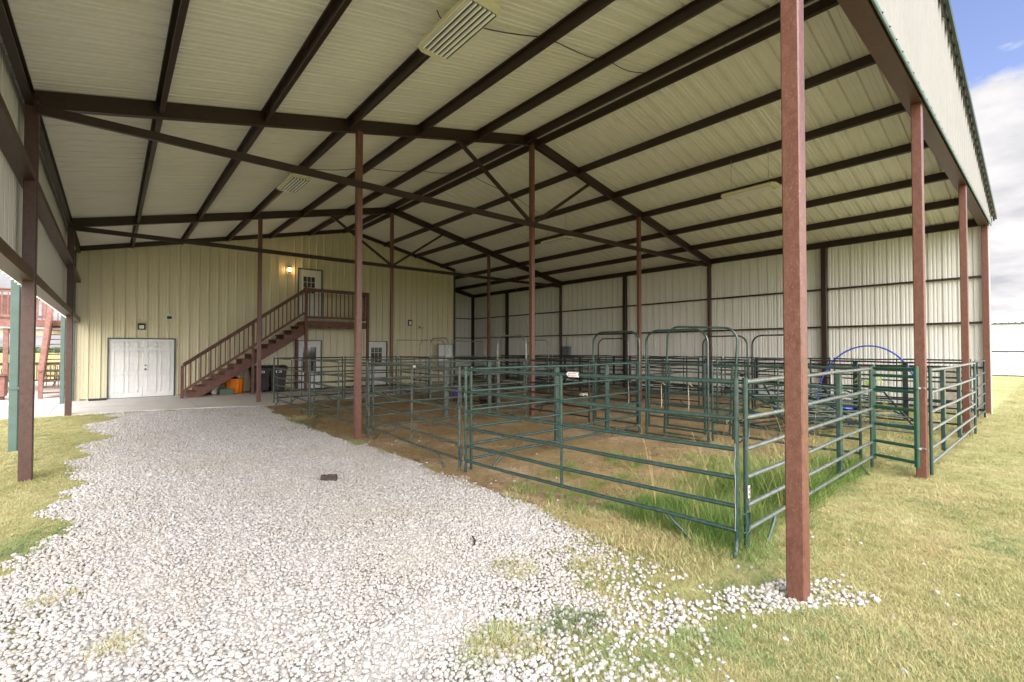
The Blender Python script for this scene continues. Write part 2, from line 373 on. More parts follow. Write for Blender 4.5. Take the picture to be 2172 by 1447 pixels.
for i in range(nx_):
    for j in range(ny_):
        q = [(i, j), (i + 1, j), (i + 1, j + 1), (i, j + 1)]
        if all(k in idx for k in q): fs.append(tuple(idx[k] for k in q))
mb.add(vs, fs, 0, True); structure(mb.build('dirt', 'dirt'))
GRAVEL = [(1.2, -3), (1.3, 1.7), (1.9, 2.3), (2.5, 2.7), (3.2, 3.3), (3.4, 4), (3.35, 5.2), (3.5, 7), (3.25, 9), (3.15, 12.3), (3.5, 14.6), (3.3, 15.6), (.6, 16.5), (.4, 14.5), (.3, 10.5), (-.1, 8), (-.2, 6), (-.05, 4.6), (-.3, 3.6), (-.5, 1), (-.6, -3)]
poly('gravel_bed', wob(GRAVEL, .18, 8, 3), .008, 'gravelbed')
mb = MB()
SLAB = [(-14, 16.75), (-1.7, 16.6), (.6, 16.35), (2.2, 15.95), (3.55, 15.35), (4.2, 15.45), (7, 16.1), (11.8, 16.4), (13.9, 16.5), (13.9, 24.3), (13.9, 36), (-14, 36)]
n = len(SLAB)
mb.add([(x, y, .03) for x, y in SLAB] + [(x, y, -.05) for x, y in SLAB], [tuple(range(n))] + [(i, n + i, n + (i + 1) % n, (i + 1) % n) for i in range(n)])
mb.box((1.93, 16.1, .0302), (1.945, 20.8, .0312), 1); mb.box((-1.2, 18.2, .0302), (1.9, 18.215, .0312), 1)
mb.box((6.6, 16.1, .0302), (6.615, 20.8, .0312), 1); mb.box((-1.205, 16.7, .0302), (-1.19, 30, .0312), 1)
structure(mb.build('pavement', ['concrete', 'grey']))

# ------------------------------------------------------------------ the open barn
barn = thing('open_barn', 'open steel barn with red oxide frame and ribbed beige roof over gravel and pens', 'barn', (X2, Y0, 0))
def bchild(name): return sub(name, barn, (0, 0, 0))
def bw(mb, name, m, parent):      # parts are modelled in world space
    o = mb.build(name, m, parent); o.location = (-X2, -Y0, 0); return o
roof = bchild('roof')
def rbuild(mb, name, m): return bw(mb, name, m, roof)
YF, YBK = 1.02, 24.4
def sheet_roof(xa, xb, left):
    mb = MB(); za, zb = zr(xa) + DEP, zr(xb) + DEP
    d = Vector((xb - xa, 0, zb - za)); L = d.length; d.normalize()
    nrm = Vector((-d.z, 0, d.x))
    if nrm.z < 0: nrm = -nrm
    ribbed(mb, (xa, YF, za), (0, 1, 0), d, nrm, YBK - YF, lambda a: 0, lambda a: L, h=.052, mr=.009)
    return mb
rbuild(sheet_roof(X0 - .2, X2, 1), 'roof_sheet', 'roof')
rbuild(sheet_roof(X4 + .2, X2, 0), 'roof_sheet', 'roof')
def purlin(x, flip, y0=Y0 + .08, y1=YBK - .1):
    mb = MB(); s = (ZC - ZL) / (X2 - X0) if x < X2 else -(ZC - ZR) / (X4 - X2)
    up = Vector((-s, 0, 1)).normalized()
    top = zr(x) + DEP - .004
    mb.bar((x, y0, top - .19), (x, y1, top - .19), cprof(.186, .066, flip=flip), up=up)
    return rbuild(mb, 'purlin', 'beam')
PL = [.56, 1.97, 3.41, 4.91, 6.44]; PR = [9.84, 11.46, 12.97, 14.55, 16.03]
for x in PL: purlin(x, -1)
for x in PR: purlin(x, 1)
purlin(X2 - .2, -1); purlin(X2 + .13, 1)
# eave struts
mb = MB(); mb.bar((X0 - .06, Y0 + .05, zr(X0) + .02), (X0 - .06, YW + .0, zr(X0) + .02), cprof(.19, .085, flip=1)); rbuild(mb, 'eave_strut', 'beam')
mb = MB(); mb.bar((X4 + .05, Y0 + .05, zr(X4) + .02), (X4 + .05, YBK - .1, zr(X4) + .02), cprof(.19, .085, flip=-1)); rbuild(mb, 'eave_strut', 'beam')
# ridge cap and rake trims
mb = MB()
for s_, xa in ((-1, X2 - .3), (1, X2 + .3)):
    mb.sq((X2, YF - .02, zr(X2) + DEP + .05), (X2, YBK, zr(X2) + DEP + .05), .08, .02)
for s_ in (-1, 1):
    xa = X2 + s_ * .32
    mb.add([(X2, YF - .03, zr(X2) + DEP + .075), (X2, YBK, zr(X2) + DEP + .075), (xa, YBK, zr(xa) + DEP + .045), (xa, YF - .03, zr(xa) + DEP + .045)], [(0, 1, 2, 3)])
rbuild(mb, 'ridge_cap', 'trim')
for xa, xb in ((X0 - .14, X2 - .002), (X4 + .14, X2 + .002)):
    mb = MB(); za = zr(xa) + DEP; zb = zr(xb) + DEP
    mb.bar((xa, YF - .035, za - .055), (xb, YF - .035, zb - .055), [(-.02, 0), (.02, 0), (.02, .115), (-.02, .115)])
    rbuild(mb, 'rake_trim', 'trim')
    mb = MB(); n = int(abs(xb - xa) / .305); sl_ = (zb - za) / (xb - xa); top = []; bot = []
    for i in range(n):
        for f, d_ in ((.0, .004), (.3, .006), (.302, .075), (.78, .07), (.782, .004)):
            x = xa + (xb - xa) * (i + f) / n; z1 = za - .055 + (x - xa) * sl_; top.append((x, z1 + .01)); bot.append((x, z1 - d_))
    m_ = len(top); vs = [(x, YF - .018, z) for x, z in top] + [(x, YF - .018, z) for x, z in bot] + [(x, YF + .012, z) for x, z in top] + [(x, YF + .012, z) for x, z in bot]
    mb.add(vs, [q for k in range(m_ - 1) for q in ((k, k + 1, m_ + k + 1, m_ + k), (2 * m_ + k, 3 * m_ + k, 3 * m_ + k + 1, 2 * m_ + k + 1), (m_ + k, m_ + k + 1, 3 * m_ + k + 1, 3 * m_ + k))])
    rbuild(mb, 'rib_closure', 'dark')
# gable panel over the open front
gp = bchild('gable')
mb = MB(); ribbed(mb, (X0 - .05, 1.085, 0), (1, 0, 0), (0, 0, 1), (0, -1, 0), X4 - X0 + .1, lambda a: 4.985, lambda a: zr(X0 - .05 + a) + DEP - .05, start=.1)
bw(mb, 'gable_sheet', 'siding', gp)
mb = MB(); mb.sq((X0 - .06, 1.07, 4.975), (X4 + .06, 1.07, 4.975), .02, .05); bw(mb, 'drip_trim', 'downspout', gp)
mb = MB()
for xa, xb in ((X0, X2), (X4, X2)):
    mb.sq((xa, 1.21, zr(xa) + .12), (xb, 1.21, zr(xb) + .12), .09, .22)
bw(mb, 'rafter', 'steel', gp)
mb = MB(); mb.sq((X0, 1.2, 5.03), (X4, 1.2, 5.03), .19, .12); bw(mb, 'header_beam', 'steelmid', gp)
for x in (X1, X2, X3): mb = MB(); mb.sq((x, 1.185, 5.09), (x, 1.185, zr(x) + .01), .11); bw(mb, 'gable_stud', 'steel', gp)

# trusses
PW = .112
def truss(Y, y_name):
    t = bchild('roof_truss')
    for xa, xb in ((X0, X2), (X4, X2)):
        mb = MB(); mb.bar((xa, Y, zr(xa)), (xb, Y, zr(xb)), [(-.05, 0), (.05, 0), (.05, DEP - .012), (-.05, DEP - .012)]); bw(mb, 'rafter', 'beam', t)
    mb = MB(); mb.sq((X0 + .05, Y - .066, 4.83), (X4 - .05, Y - .066, 4.91), .02, .12); bw(mb, 'tie_beam', 'beam', t)
    mb = MB(); mb.sq((X0 + .05, Y - .10, 4.83), (X4 - .05, Y - .10, 4.91), .045, .125); 
    t2 = bw(mb, 'tie_beam', 'steel' if False else 'beam', t)
    for xe in (5.82, 10.39):
        mb = MB(); s = 1 if xe > X2 else -1
        mb.sq((X2 + s * .07, Y - .02, 4.95), (xe, Y - .02, zr(xe) + .01), .07, .08); bw(mb, 'brace', 'beam', t)
truss(Y1, 1); truss(Y2, 2)
# rafter against the cream wall and the far frame
t = bchild('roof_truss')
mb = MB(); mb.bar((X0, YW - .09, zr(X0) + .07), (X2, YW - .09, zr(X2) + .07), [(-.03, 0), (.03, 0), (.03, DEP - .082), (-.03, DEP - .082)])
mb.bar((XB, YW - .09, zr(XB) + .07), (X2, YW - .09, zr(X2) + .07), [(-.03, 0), (.03, 0), (.03, DEP - .082), (-.03, DEP - .082)]); bw(mb, 'rafter', 'beam', t)
mb = MB(); mb.bar((XB + .1, Y3 - .12, zr(XB + .1)), (X4, Y3 - .12, zr(X4)), [(-.05, 0), (.05, 0), (.05, DEP - .012), (-.05, DEP - .012)]); bw(mb, 'rafter', 'beam', t)

def post(x, y, z1, m='steel', w_=PW, z0=-.05, name='post'):
    mb = MB(); mb.sq((0, 0, z0), (0, 0, z1), w_, up=(0, 1, 0), c=.008)
    o = mb.build(name, m, barn); o.location = (x - X2, y - Y0, 0); return o
post(X1, Y0, 4.968, w_=.115); post(X2, Y0, 4.968); post(X3, Y0, 4.968); post(X4 - .02, Y0 + .02, 4.968, w_=.13)
post(X0, Y0 + .02, 4.968, w_=.13)
for x in (X0, X1, X2, X3, X4):
    for Y in (Y1, Y2):
        post(x, Y, zr(x) + (.01 if x not in (X0, X4) else .1), m='steelmid' if x in (X0, X4) else 'steel', w_=.13 if x in (X0,) else PW)
for y in (4.86, 12.58, 20.81): post(X4 - .02, y, zr(X4) + .02, m='beam', w_=.15)
post(X4 - .02, Y3 - .12, zr(X4) + .02, m='beam', w_=.15)

# side walls
lw = bchild('side_wall')
mb = MB(); ribbed(mb, (X0 - .13, Y0 - .06, 0), (0, 1, 0), (0, 0, 1), (-1, 0, 0), YW - Y0 + .3, lambda a: 2.60, lambda a: zr(X0) + DEP - .03, h=.045, mr=.012); bw(mb, 'wall_sheet', 'wallsheet', lw)
for z, h, m in ((3.89, .1, 'steelmid'), (2.585, .14, 'steelmid')):
    mb = MB(); mb.bar((X0 + .045, Y0 + .07, z), (X0 + .045, YW - .02, z), [(0, 0), (.012, 0), (.012, h - .008), (.15, h - .008), (.15, h), (0, h)][::1] if False else [(-.165, 0), (0, 0), (0, h), (-.012, h), (-.012, .012), (-.165, .012)])
    bw(mb, 'girt', m, lw)
rw = bchild('side_wall')
mb = MB(); ribbed(mb, (X4 + .075, Y0 - .06, 0), (0, 1, 0), (0, 0, 1), (1, 0, 0), Y3 - Y0 + .06, lambda a: -.03, lambda a: zr(X4) + DEP - .03, h=.045, mr=.012); bw(mb, 'wall_sheet', 'wallsheet', rw)
for z in (3.64, 2.42, 1.22, .10):
    mb = MB(); mb.sq((X4 + .02, Y0 + .1, z), (X4 + .02, Y3 - .2, z), .10, .055); bw(mb, 'girt', 'beam', rw)
bwl = bchild('end_wall')
mb = MB(); ribbed(mb, (XB + .002, Y3 - .02, 0), (1, 0, 0), (0, 0, 1), (0, 1, 0), X4 - XB + .07, lambda a: -.03, lambda a: zr(XB + a) + DEP - .02); bw(mb, 'wall_sheet', 'wallsheet', bwl)
for z in (3.64, 2.42, 1.22):
    mb = MB(); mb.sq((XB + .05, Y3 - .08, z), (X4 - .1, Y3 - .08, z), .10, .055); bw(mb, 'girt', 'beam', bwl)
def downspout(x, y, z0, z1):
    mb = MB(); mb.sq((0, 0, z0), (0, 0, z1), .10, .13, up=(0, 1, 0), c=.012); mb.box((-.06, -.08, z0 + .9), (.06, .08, z0 + .93))
    o = mb.build('downspout', 'downspout', barn); o.location = (x - X2, y - Y0, 0)
downspout(-1.07, 9.95, .22, 5.0); downspout(-1.07, 18.9, .12, 5.0); downspout(-1.0, 20.45, .05, 5.0)
mb = MB(); mb.sq((X0 - .22, Y0 - .1, zr(X0) + .2), (X0 - .22, YW + 6, zr(X0) + .2), .12, .12); rbuild(mb, 'gutter', 'downspout')
mb = MB(); mb.sq((X4 + .2, Y0 - .1, zr(X4) + .2), (X4 + .2, Y3, zr(X4) + .2), .12, .12); rbuild(mb, 'gutter', 'downspout')

# ------------------------------------------------------------------ enclosed building behind the barn
house = thing('metal_building', 'enclosed cream ribbed metal building with white doors closing the far end of the barn', 'building', (6.5, YW, 0))
def hb(mb, name, m, parent=None):
    o = mb.build(name, m, parent or house)
    if parent is None: o.location = (-6.5, -YW, 0)
    return o
holes = [(-.098, 1.778, 0, 2.098), (5.952, 6.968, 3.042, 5.158), (5.952, 6.968, 0, 2.098), (9.042, 10.018, 0, 2.098)]
mb = MB()
xs = sorted(set([X0 - .1, XB] + [h for q in holes for h in q[:2]]))
for xa, xb in zip(xs[:-1], xs[1:]):
    hs = sorted([(q[2], q[3]) for q in holes if q[0] <= xa + .001 and q[1] >= xb - .001])
    z = .03; segs = []
    for a, b in hs:
        if a > z: segs.append((z, a))
        z = b
    segs.append((z, None))
    for a, b in segs:
        ribbed(mb, (xa, YW, 0), (1, 0, 0), (0, 0, 1), (0, -1, 0), xb - xa, lambda q, a=a: a, (lambda q, b=b: b) if b else (lambda q, xa=xa: zr(xa + q) + DEP - .02), start=-((xa - X0 + .1) % .305), h=.042, mr=.004)
# screw heads on the flats
for z in (1.1, 2.75, 4.0, 5.1):
    x = X0 + .03
    while x < XB - .1:
        if z < zr(x) and not any(q[0] - .1 < x < q[1] + .1 and q[2] < z < q[3] for q in holes):
            mb.box((x, YW - .007, z), (x + .014, YW - .001, z + .014), 1)
        x += .305
hb(mb, 'front_wall', ['endwall', 'dark'])
mb = MB(); ribbed(mb, (XB, YW, 0), (0, 1, 0), (0, 0, 1), (1, 0, 0), Y3 - YW + 8, lambda a: .03, lambda a: zr(XB) + DEP - .03); hb(mb, 'side_wall', 'endwall')
mb = MB(); ribbed(mb, (X0 - .1, YW, 0), (0, 1, 0), (0, 0, 1), (-1, 0, 0), 15, lambda a: .03, lambda a: zr(X0) + DEP - .03); hb(mb, 'side_wall', 'endwall')
mb = MB(); mb.sq((XB + .02, YW - .03, .03), (XB + .02, YW - .03, zr(XB) + .1), .10, up=(0, 1, 0)); hb(mb, 'corner_trim', 'trim')
mb = MB(); mb.sq((X0 - .12, YW - .02, .03), (X0 - .12, YW - .02, zr(X0) + .1), .09, up=(0, 1, 0)); hb(mb, 'corner_trim', 'downspout')
mb = MB()
for a, b in ((X0, holes[0][0]), (holes[0][1], holes[1][0]), (holes[1][1], holes[3][0]), (holes[3][1], XB)): mb.box((a + .05, YW - .012, .031), (b - .01, YW - .034, .06))
hb(mb, 'base_trim', 'trim')

def door(x0, x1, z0, z1, kind, label=None, knob=-1, jamb=(1, 1)):
    """leaf with raised panels or panes, dark frame"""
    d = sub('door', house, (x0 - 6.5, 0, z0)); W = x1 - x0; H = z1 - z0
    if label: d['label'] = label
    f = MB(); fw = .045
    jl, jr = (fw if jamb[0] else 0), (fw if jamb[1] else 0)
    if jl: f.box((0, -.05, 0), (fw, .03, H))
    if jr: f.box((W - fw, -.05, 0), (W, .03, H))
    f_ = fw if 1 else 0; f.box((jl, -.05, H - fw), (W - jr, .03, H)); f.box((jl, -.045, -.0), (W - jr, .03, .012))
    f.build('door_frame', 'trim', d)
    l = MB(); a, b = jl + .004, W - jr - .004; t = H - fw - .004
    def panel(px0, px1, pz0, pz1):
        l.box((px0, -.0055, pz0), (px1, .0, pz1)); 
        for q in ((px0, pz0, px1, pz0 + .022), (px0, pz1 - .022, px1, pz1), (px0, pz0, px0 + .022, pz1), (px1 - .022, pz0, px1, pz1)):
            l.box((q[0], -.019, q[1]), (q[2], -.0056, q[3]))
    if kind == 'six':
        l.box((a, 0, .014), (b, .03, t)); cw = b - a
        for c0, c1 in ((.13, .44), (.56, .87)):
            for r0, r1 in ((.10, .40), (.46, .80), (.86, .95)):
                panel(a + cw * c0, a + cw * c1, t * r0, t * r1)
    else:
        gx0, gx1, gz0, gz1 = {'nine': (.2, .72, .52, .86), 'full': (.2, .80, .36, .88), 'small': (.14, .76, .52, .87)}[kind]
        cw = b - a; X_0, X_1, Z_0, Z_1 = a + cw * gx0, a + cw * gx1, t * gz0, t * gz1
        l.box((a, 0, .014), (b, .03, Z_0)); l.box((a, 0, Z_1), (b, .03, t)); l.box((a, 0, Z_0), (X_0, .03, Z_1)); l.box((X_1, 0, Z_0), (b, .03, Z_1))
        for q in ((X_0 - .03, Z_0 - .03, X_1 + .03, Z_0), (X_0 - .03, Z_1, X_1 + .03, Z_1 + .03), (X_0 - .03, Z_0, X_0, Z_1), (X_1, Z_0, X_1 + .03, Z_1)):
            l.box((q[0], -.014, q[1]), (q[2], -.001, q[3]))
        if kind in ('nine', 'small'):
            for k in (1, 2):
                x = X_0 + (X_1 - X_0) * k / 3; l.box((x - .009, .002, Z_0), (x + .009, .012, Z_1))
                z = Z_0 + (Z_1 - Z_0) * k / 3; l.box((X_0, .0035, z - .009), (X_1, .0105, z + .009))
            panel(a + cw * .14, a + cw * .45, t * .08, t * .44); panel(a + cw * .55, a + cw * .86, t * .08, t * .44)
        g = MB(); g.box((X_0, .014, Z_0), (X_1, .02, Z_1)); g.build('pane', 'glass', d)
    l.build('door_leaf', 'white', d)
    if knob >= 0:
        k = MB(); kx = a + .07 if knob == 0 else b - .07
        for kz in (.98, 1.12): k.lathe([(.028, 0), (.028, .004), (.012, .008), (.012, .03), (.026, .04), (.03, .055), (.02, .068), (.002, .07)], 14)
        k = MB()
        for kz, s, nm in ((.98, 1, 'door_knob'), (1.12, .8, 'deadbolt')):
            k = MB(); k.rod((kx, -.001, kz), (kx, -.045, kz), .012 * s); k.rod((kx, -.04, kz), (kx, -.062, kz), .03 * s, 14)
            k.build(nm, 'dark', d)
    return d
door(-.10, .845, .03, 2.10, 'six', 'left leaf of the white double door', jamb=(1, 0))
door(.845, 1.78, .03, 2.10, 'six', 'right leaf of the white double door, with the black knob', knob=0, jamb=(0, 1))
door(5.95, 6.97, 3.04, 5.16, 'nine', 'upstairs white door with small panes at the stair landing', knob=0)
door(5.95, 6.97, .03, 2.10, 'full', 'downstairs white door with one tall pane under the landing')
door(9.04, 10.02, .03, 2.10, 'small', 'white door with small panes right of the stair landing', knob=1)

def wall_lantern(x, z, label, lit):
    o = thing('wall_light', label, 'wall light', (x, YW - .03, z))
    mb = MB(); mb.box((-.045, 0, -.1), (.045, .03, .1)); mb.box((-.02, -.08, .09), (.02, 0, .11)); mb.lathe([(.03, .10), (.075, .07), (.08, .06)], 12, (0, -.09, 0)); mb.lathe([(.07, -.09), (.06, -.11), (.0, -.12)], 12, (0, -.09, 0))
    for k in range(4):
        a = k * PI / 2 + .4; mb.rod((.068 * math.cos(a), -.09 + .068 * math.sin(a), -.09), (.078 * math.cos(a), -.09 + .078 * math.sin(a), .06), .004, 6)
    mb.build('lantern_body', 'dark', o)
    g = MB(); g.lathe([(.045, -.085), (.062, -.06), (.066, .04), (.05, .06), (.0, .065)], 14, (0, -.09, 0))
    if lit:
        m, n_, b = new_mat('lit lamp glass'); b.inputs['Emission Color'].default_value = (1, .62, .28, 1); b.inputs['Emission Strength'].default_value = 4; M['lit'] = m
        g.build('lamp_glass', 'lit', o)
        pl = bpy.data.lights.new('lamp', 'POINT'); pl.energy = 1.3; pl.color = (1, .62, .26); pl.shadow_soft_size = .05
        po = bpy.data.objects.new('lamp', pl); C.objects.link(po); po.parent = o; po.location = (0, -.2, .0)
    else: g.build('lamp_glass', 'whiteplastic', o)
wall_lantern(5.61, 5.04, 'lit wall lantern glowing beside the upstairs door', True)
def box_light(x, z, label, w_=.13, h_=.2, m1='dark', m2='whiteplastic', cat='wall light', name='wall_light'):
    o = thing(name, label, cat, (x, YW - .03, z))
    mb = MB(); mb.box((-w_, 0, -h_), (w_, .03, h_)); mb.box((-w_, -.07, h_ - .03), (w_, 0, h_)); mb.box((-w_, -.05, -h_), (-w_ + .02, 0, h_ - .031)); mb.box((w_ - .02, -.05, -h_), (w_, 0, h_ - .031)); mb.build('housing', m1, o)
    mb = MB(); mb.box((-w_ + .035, -.045, -h_ + .04), (w_ - .035, -.001, h_ - .06)); mb.build('lens', m2, o)
box_light(.80, 2.50, 'black wall light with pale lens above the white double door', .10, .11)
box_light(1.58, 2.86, 'white control box with dark screen high right of the double door', .10, .10, 'whiteplastic', 'dark', 'control box', 'control_box')
box_light(11.22, 3.02, 'black wall light with pale lens right of the stair landing', .10, .14)
o = thing('flood_light', 'small twin head security flood light on the cream wall', 'flood light', (11.82, YW - .03, 2.85))
mb = MB(); mb.lathe([(.05, 0), (.05, .03), (0, .035)], 12); 
mb = MB(); mb.box((-.05, 0, -.05), (.05, .03, .05)); mb.build('base', 'whiteplastic', o)
for s_ in (-1, 1):
    mb = MB(); mb.rod((s_ * .03, -.01, 0), (s_ * .09, -.07, -.02), .012); mb.rod((s_ * .08, -.05, -.02), (s_ * .11, -.14, -.06), .045, 12); mb.build('lamp_head', 'whiteplastic' if s_ > 0 else 'grey', o)

# ------------------------------------------------------------------ indoor staircase and landing
st = thing('staircase', 'red brown timber staircase with slatted railing climbing to a landing at the upstairs door', 'staircase', (1.9, 19.56, .03))
def sb(mb, name, par=None): 
    o = mb.build(name, 'wood', par or st)
    if par is None: o.location = (-1.9, -19.56, -.03)
    return o
YS0, YS1 = 19.56, 20.74; ZP = 2.86; XP0, XP1 = 5.95, 8.45
NS = 14; rise = (ZP - .03) / (NS + 1); run = (XP0 - 2.0) / NS
for y in (YS0 + .03, YS1 - .03):
    mb = MB(); prof = [(2.0 - .1, .03), (2.0 + .42, .03), (XP0, ZP - .42), (XP0, ZP - .06)]
    prof = [(1.93, .03), (2.35, .03), (XP0 + .02, ZP - .52), (XP0 + .02, ZP - .20), (XP0 - .2, ZP - .20)]
    # cut stringer with the sawtooth top
    top = []
    for k in range(NS, 0, -1):
        z = .03 + rise * k - .035; top += [(2.0 + run * k, z), (2.0 + run * (k - 1), z)]
    prof = [(2.0, .03), (2.38, .03), (XP0, ZP - .50), (XP0, ZP - .19)] + [(a, b) for a, b in top]
    vs = [(a, y - .02, b) for a, b in prof] + [(a, y + .02, b) for a, b in prof]; n = len(prof)
    mb.add(vs, [tuple(range(n)), tuple(range(n, 2 * n))[::-1]] + [(i, n + i, n + (i + 1) % n, (i + 1) % n) for i in range(n)])
    sb(mb, 'stringer')
for k in range(1, NS + 1):
    z = .03 + rise * k; mb = MB(); mb.box((2.0 + run * (k - 1) - .03, YS0 + .005, z - .034), (2.0 + run * k, YS1, z)); sb(mb, 'tread')
    if k < 7:
        mb = MB(); mb.box((2.0 + run * (k - 1) + .005, YS0 + .06, z - rise + .001), (2.0 + run * (k - 1) + .02, YS1 - .06, z - .035)); sb(mb, 'riser')
# landing
ld = sub('landing', st, (0, 0, 0))
def lb(mb, name):
    o = mb.build(name, 'wood', ld); o.location = (-1.9, -19.56, -.03); return o
mb = MB()
for i in range(9): mb.box((XP0, YS0 + .02 + i * .14, ZP - .03), (XP1, YS0 + .02 + i * .14 + .132, ZP))
lb(mb, 'floor_board')
mb = MB(); mb.box((XP0, YS0 - .02, ZP - .25), (XP1, YS0 + .018, ZP - .002)); lb(mb, 'rim_board')
mb = MB(); mb.box((XP1, YS0 - .02, ZP - .25), (XP1 + .038, YS1 + .1, ZP - .002)); lb(mb, 'rim_board')
mb = MB(); mb.box((XP0 - .038, YS0 - .02, ZP - .25), (XP0, YS1 + .1, ZP - .035)); lb(mb, 'rim_board')
mb = MB()
for i in range(5): mb.box((XP0 + .4 + i * .42, YS0 + .02, ZP - .22), (XP0 + .44 + i * .42, YS1, ZP - .032))
lb(mb, 'joist')
for x, z1 in ((XP0 - .06, 4.18), (XP1 - .0, 4.16)):
    for y, zt in ((YS0 - .08, z1), (YS1 - .0, ZP - .26)):
        mb = MB(); mb.sq((x, y, .03), (x, y, zt), .10 if y < 20 else .09, up=(0, 1, 0)); sb(mb, 'post')
mb = MB(); mb.sq((4.02, YS0 - .02, .03), (4.02, YS0 - .02, 2.75), .09, up=(0, 1, 0)); sb(mb, 'post')
mb = MB(); mb.sq((1.86, YS0 - .02, .03), (1.86, YS0 - .02, 1.14), .09, up=(0, 1, 0)); sb(mb, 'post')
def rail_on(xa, ya, za, xb, yb, zb, h0, h1, par, nb, name='railing'):
    r = sub(name, par); p = Vector((xa, ya, za)); q = Vector((xb, yb, zb)); U = Vector((0, 0, 1))
    def rb(mb, nm): o = mb.build(nm, 'wood', r); o.location = (-1.9, -19.56, -.03) if par is st or par is ld else (0, 0, 0)
    mb = MB(); mb.sq(p + U * (h1 + .02), q + U * (h1 + .02), .14, .04); rb(mb, 'handrail')
    mb = MB(); mb.sq(p + U * (h1 - .05), q + U * (h1 - .05), .038, .09); rb(mb, 'top_rail')
    mb = MB(); mb.sq(p + U * h0, q + U * h0, .038, .085); rb(mb, 'bottom_rail')
    for i in range(nb):
        t = (i + .5) / nb; b = p.lerp(q, t)
        mb = MB(); mb.sq(b + U * (h0 + .03), b + U * (h1 - .09), .035, up=(0, 1, 0), c=.003); rb(mb, 'baluster')
rail_on(1.88, YS0 - .035, .26, XP0 - .11, YS0 - .035, .26 + 2.9, .0, .93, st, 27)
rail_on(XP0 - .01, YS0 - .08, ZP, XP1 - .05, YS0 - .08, ZP, .14, 1.26, ld, 14)
rail_on(XP1 + .0, YS0 - .03, ZP, XP1 + .0, YS1 + .02, ZP, .14, 1.26, ld, 8)
mb = MB(); mb.box((XP1 - .04, YS1 + .03, ZP), (XP1 + .04, YS1 + .09, ZP + 1.28)); sb(mb, 'post')

# ------------------------------------------------------------------ hanging shop lights
def shop_light(x, y, z, label, rz=0.):
    o = thing('hanging_light', label, 'hanging light', (x, y, z), rz, 'shop lights hung from the purlins')
    L, W = 1.24, .42
    mb = MB(); mb.add([(-W / 2, -L / 2 + .06, 0), (-W / 2 + .09, -L / 2, 0), (W / 2 - .09, -L / 2, 0), (W / 2, -L / 2 + .06, 0), (W / 2, L / 2 - .06, 0), (W / 2 - .09, L / 2, 0), (-W / 2 + .09, L / 2, 0), (-W / 2, L / 2 - .06, 0)] +
        [(-W / 2, -L / 2 + .06, .05), (-W / 2 + .09, -L / 2, .05), (W / 2 - .09, -L / 2, .05), (W / 2, -L / 2 + .06, .05), (W / 2, L / 2 - .06, .05), (W / 2 - .09, L / 2, .05), (-W / 2 + .09, L / 2, .05), (-W / 2, L / 2 - .06, .05)],
        [tuple(range(8)), tuple(range(8, 16))[::-1]] + [(i, 8 + i, 8 + (i + 1) % 8, (i + 1) % 8) for i in range(8)])
    mb.box((-.08, -.18, .05), (.08, .18, .09)); mb.box((-W / 2 + .03, -L / 2 + .1, -.012), (-W / 2 + .035, L / 2 - .1, -.001)); mb.box((W / 2 - .035, -L / 2 + .1, -.012), (W / 2 - .03, L / 2 - .1, -.001))
    mb.build('fixture_body', 'fixture', o)
    for i in range(6):
        xx = -.155 + i * .062
        r = MB(); r.add([(xx - .030, -L / 2 + .12, -.002), (xx - .012, -L / 2 + .12, -.022), (xx - .012, L / 2 - .12, -.022), (xx - .030, L / 2 - .12, -.002)], [(0, 1, 2, 3)])
        r.box((xx - .031, -L / 2 + .11, -.004), (xx + .031, L / 2 - .11, -.0015), 0); r.build('reflector', 'dark' if False else 'reflector', o)
        r = MB(); r.rod((xx, -L / 2 + .12, -.018), (xx, L / 2 - .12, -.018), .0115, 10); r.build('tube', 'tube', o)
        r = MB(); r.box((xx + .0125, -L / 2 + .12, -.020), (xx + .0295, L / 2 - .12, -.0041)); r.build('reflector_gap', 'dark', o)
    for s_ in (-1, 1):
        r = MB(); r.rod((0, s_ * .42, .05), (0, s_ * .42, zr(x) + DEP - .19 - z), .004, 6); r.build('hanging_chain', 'galv', o)
shop_light(3.02, 4.5, 5.42, 'cream shop light hanging nearest the camera under the left roof slope')
shop_light(3.06, 11.1, 5.40, 'cream shop light hanging farther back under the left roof slope')
shop_light(11.35, 4.65, 5.40, 'cream shop light hanging nearer the open front under the right roof slope')
shop_light(11.5, 11.05, 5.40, 'cream shop light hanging farther back under the right roof slope')
# electric cable sagging along the roof
def cable(pts, r, name, label, m='dark', cat='cable'):
    mb = MB(); mb.tube(pts, r, 6); return tag(mb.build(name, m), label, cat)
def sag(x0, x1, y, n=6):
    pts = []
    k = 0; xs_ = [x0] + [x for x in PL + [X2] + PR if x0 < x < x1] + [x1]
    for a, b in zip(xs_[:-1], xs_[1:]):
        for i in range(n):
            t = i / n; x = a + (b - a) * t; pts.append((x, y + .08 * math.sin(t * 3.1 + k), zr(x) + DEP - .035 - .07 * math.sin(PI * t)))
        k += 2.1
    return pts
cable(sag(3.05, 8.0, 5.0), .008, 'electric_cable', 'thin dark cable sagging under the roof from the nearest shop light')
cable(sag(3.1, 11.4, 11.6), .008, 'electric_cable', 'thin dark cable sagging under the roof between the two rear shop lights')

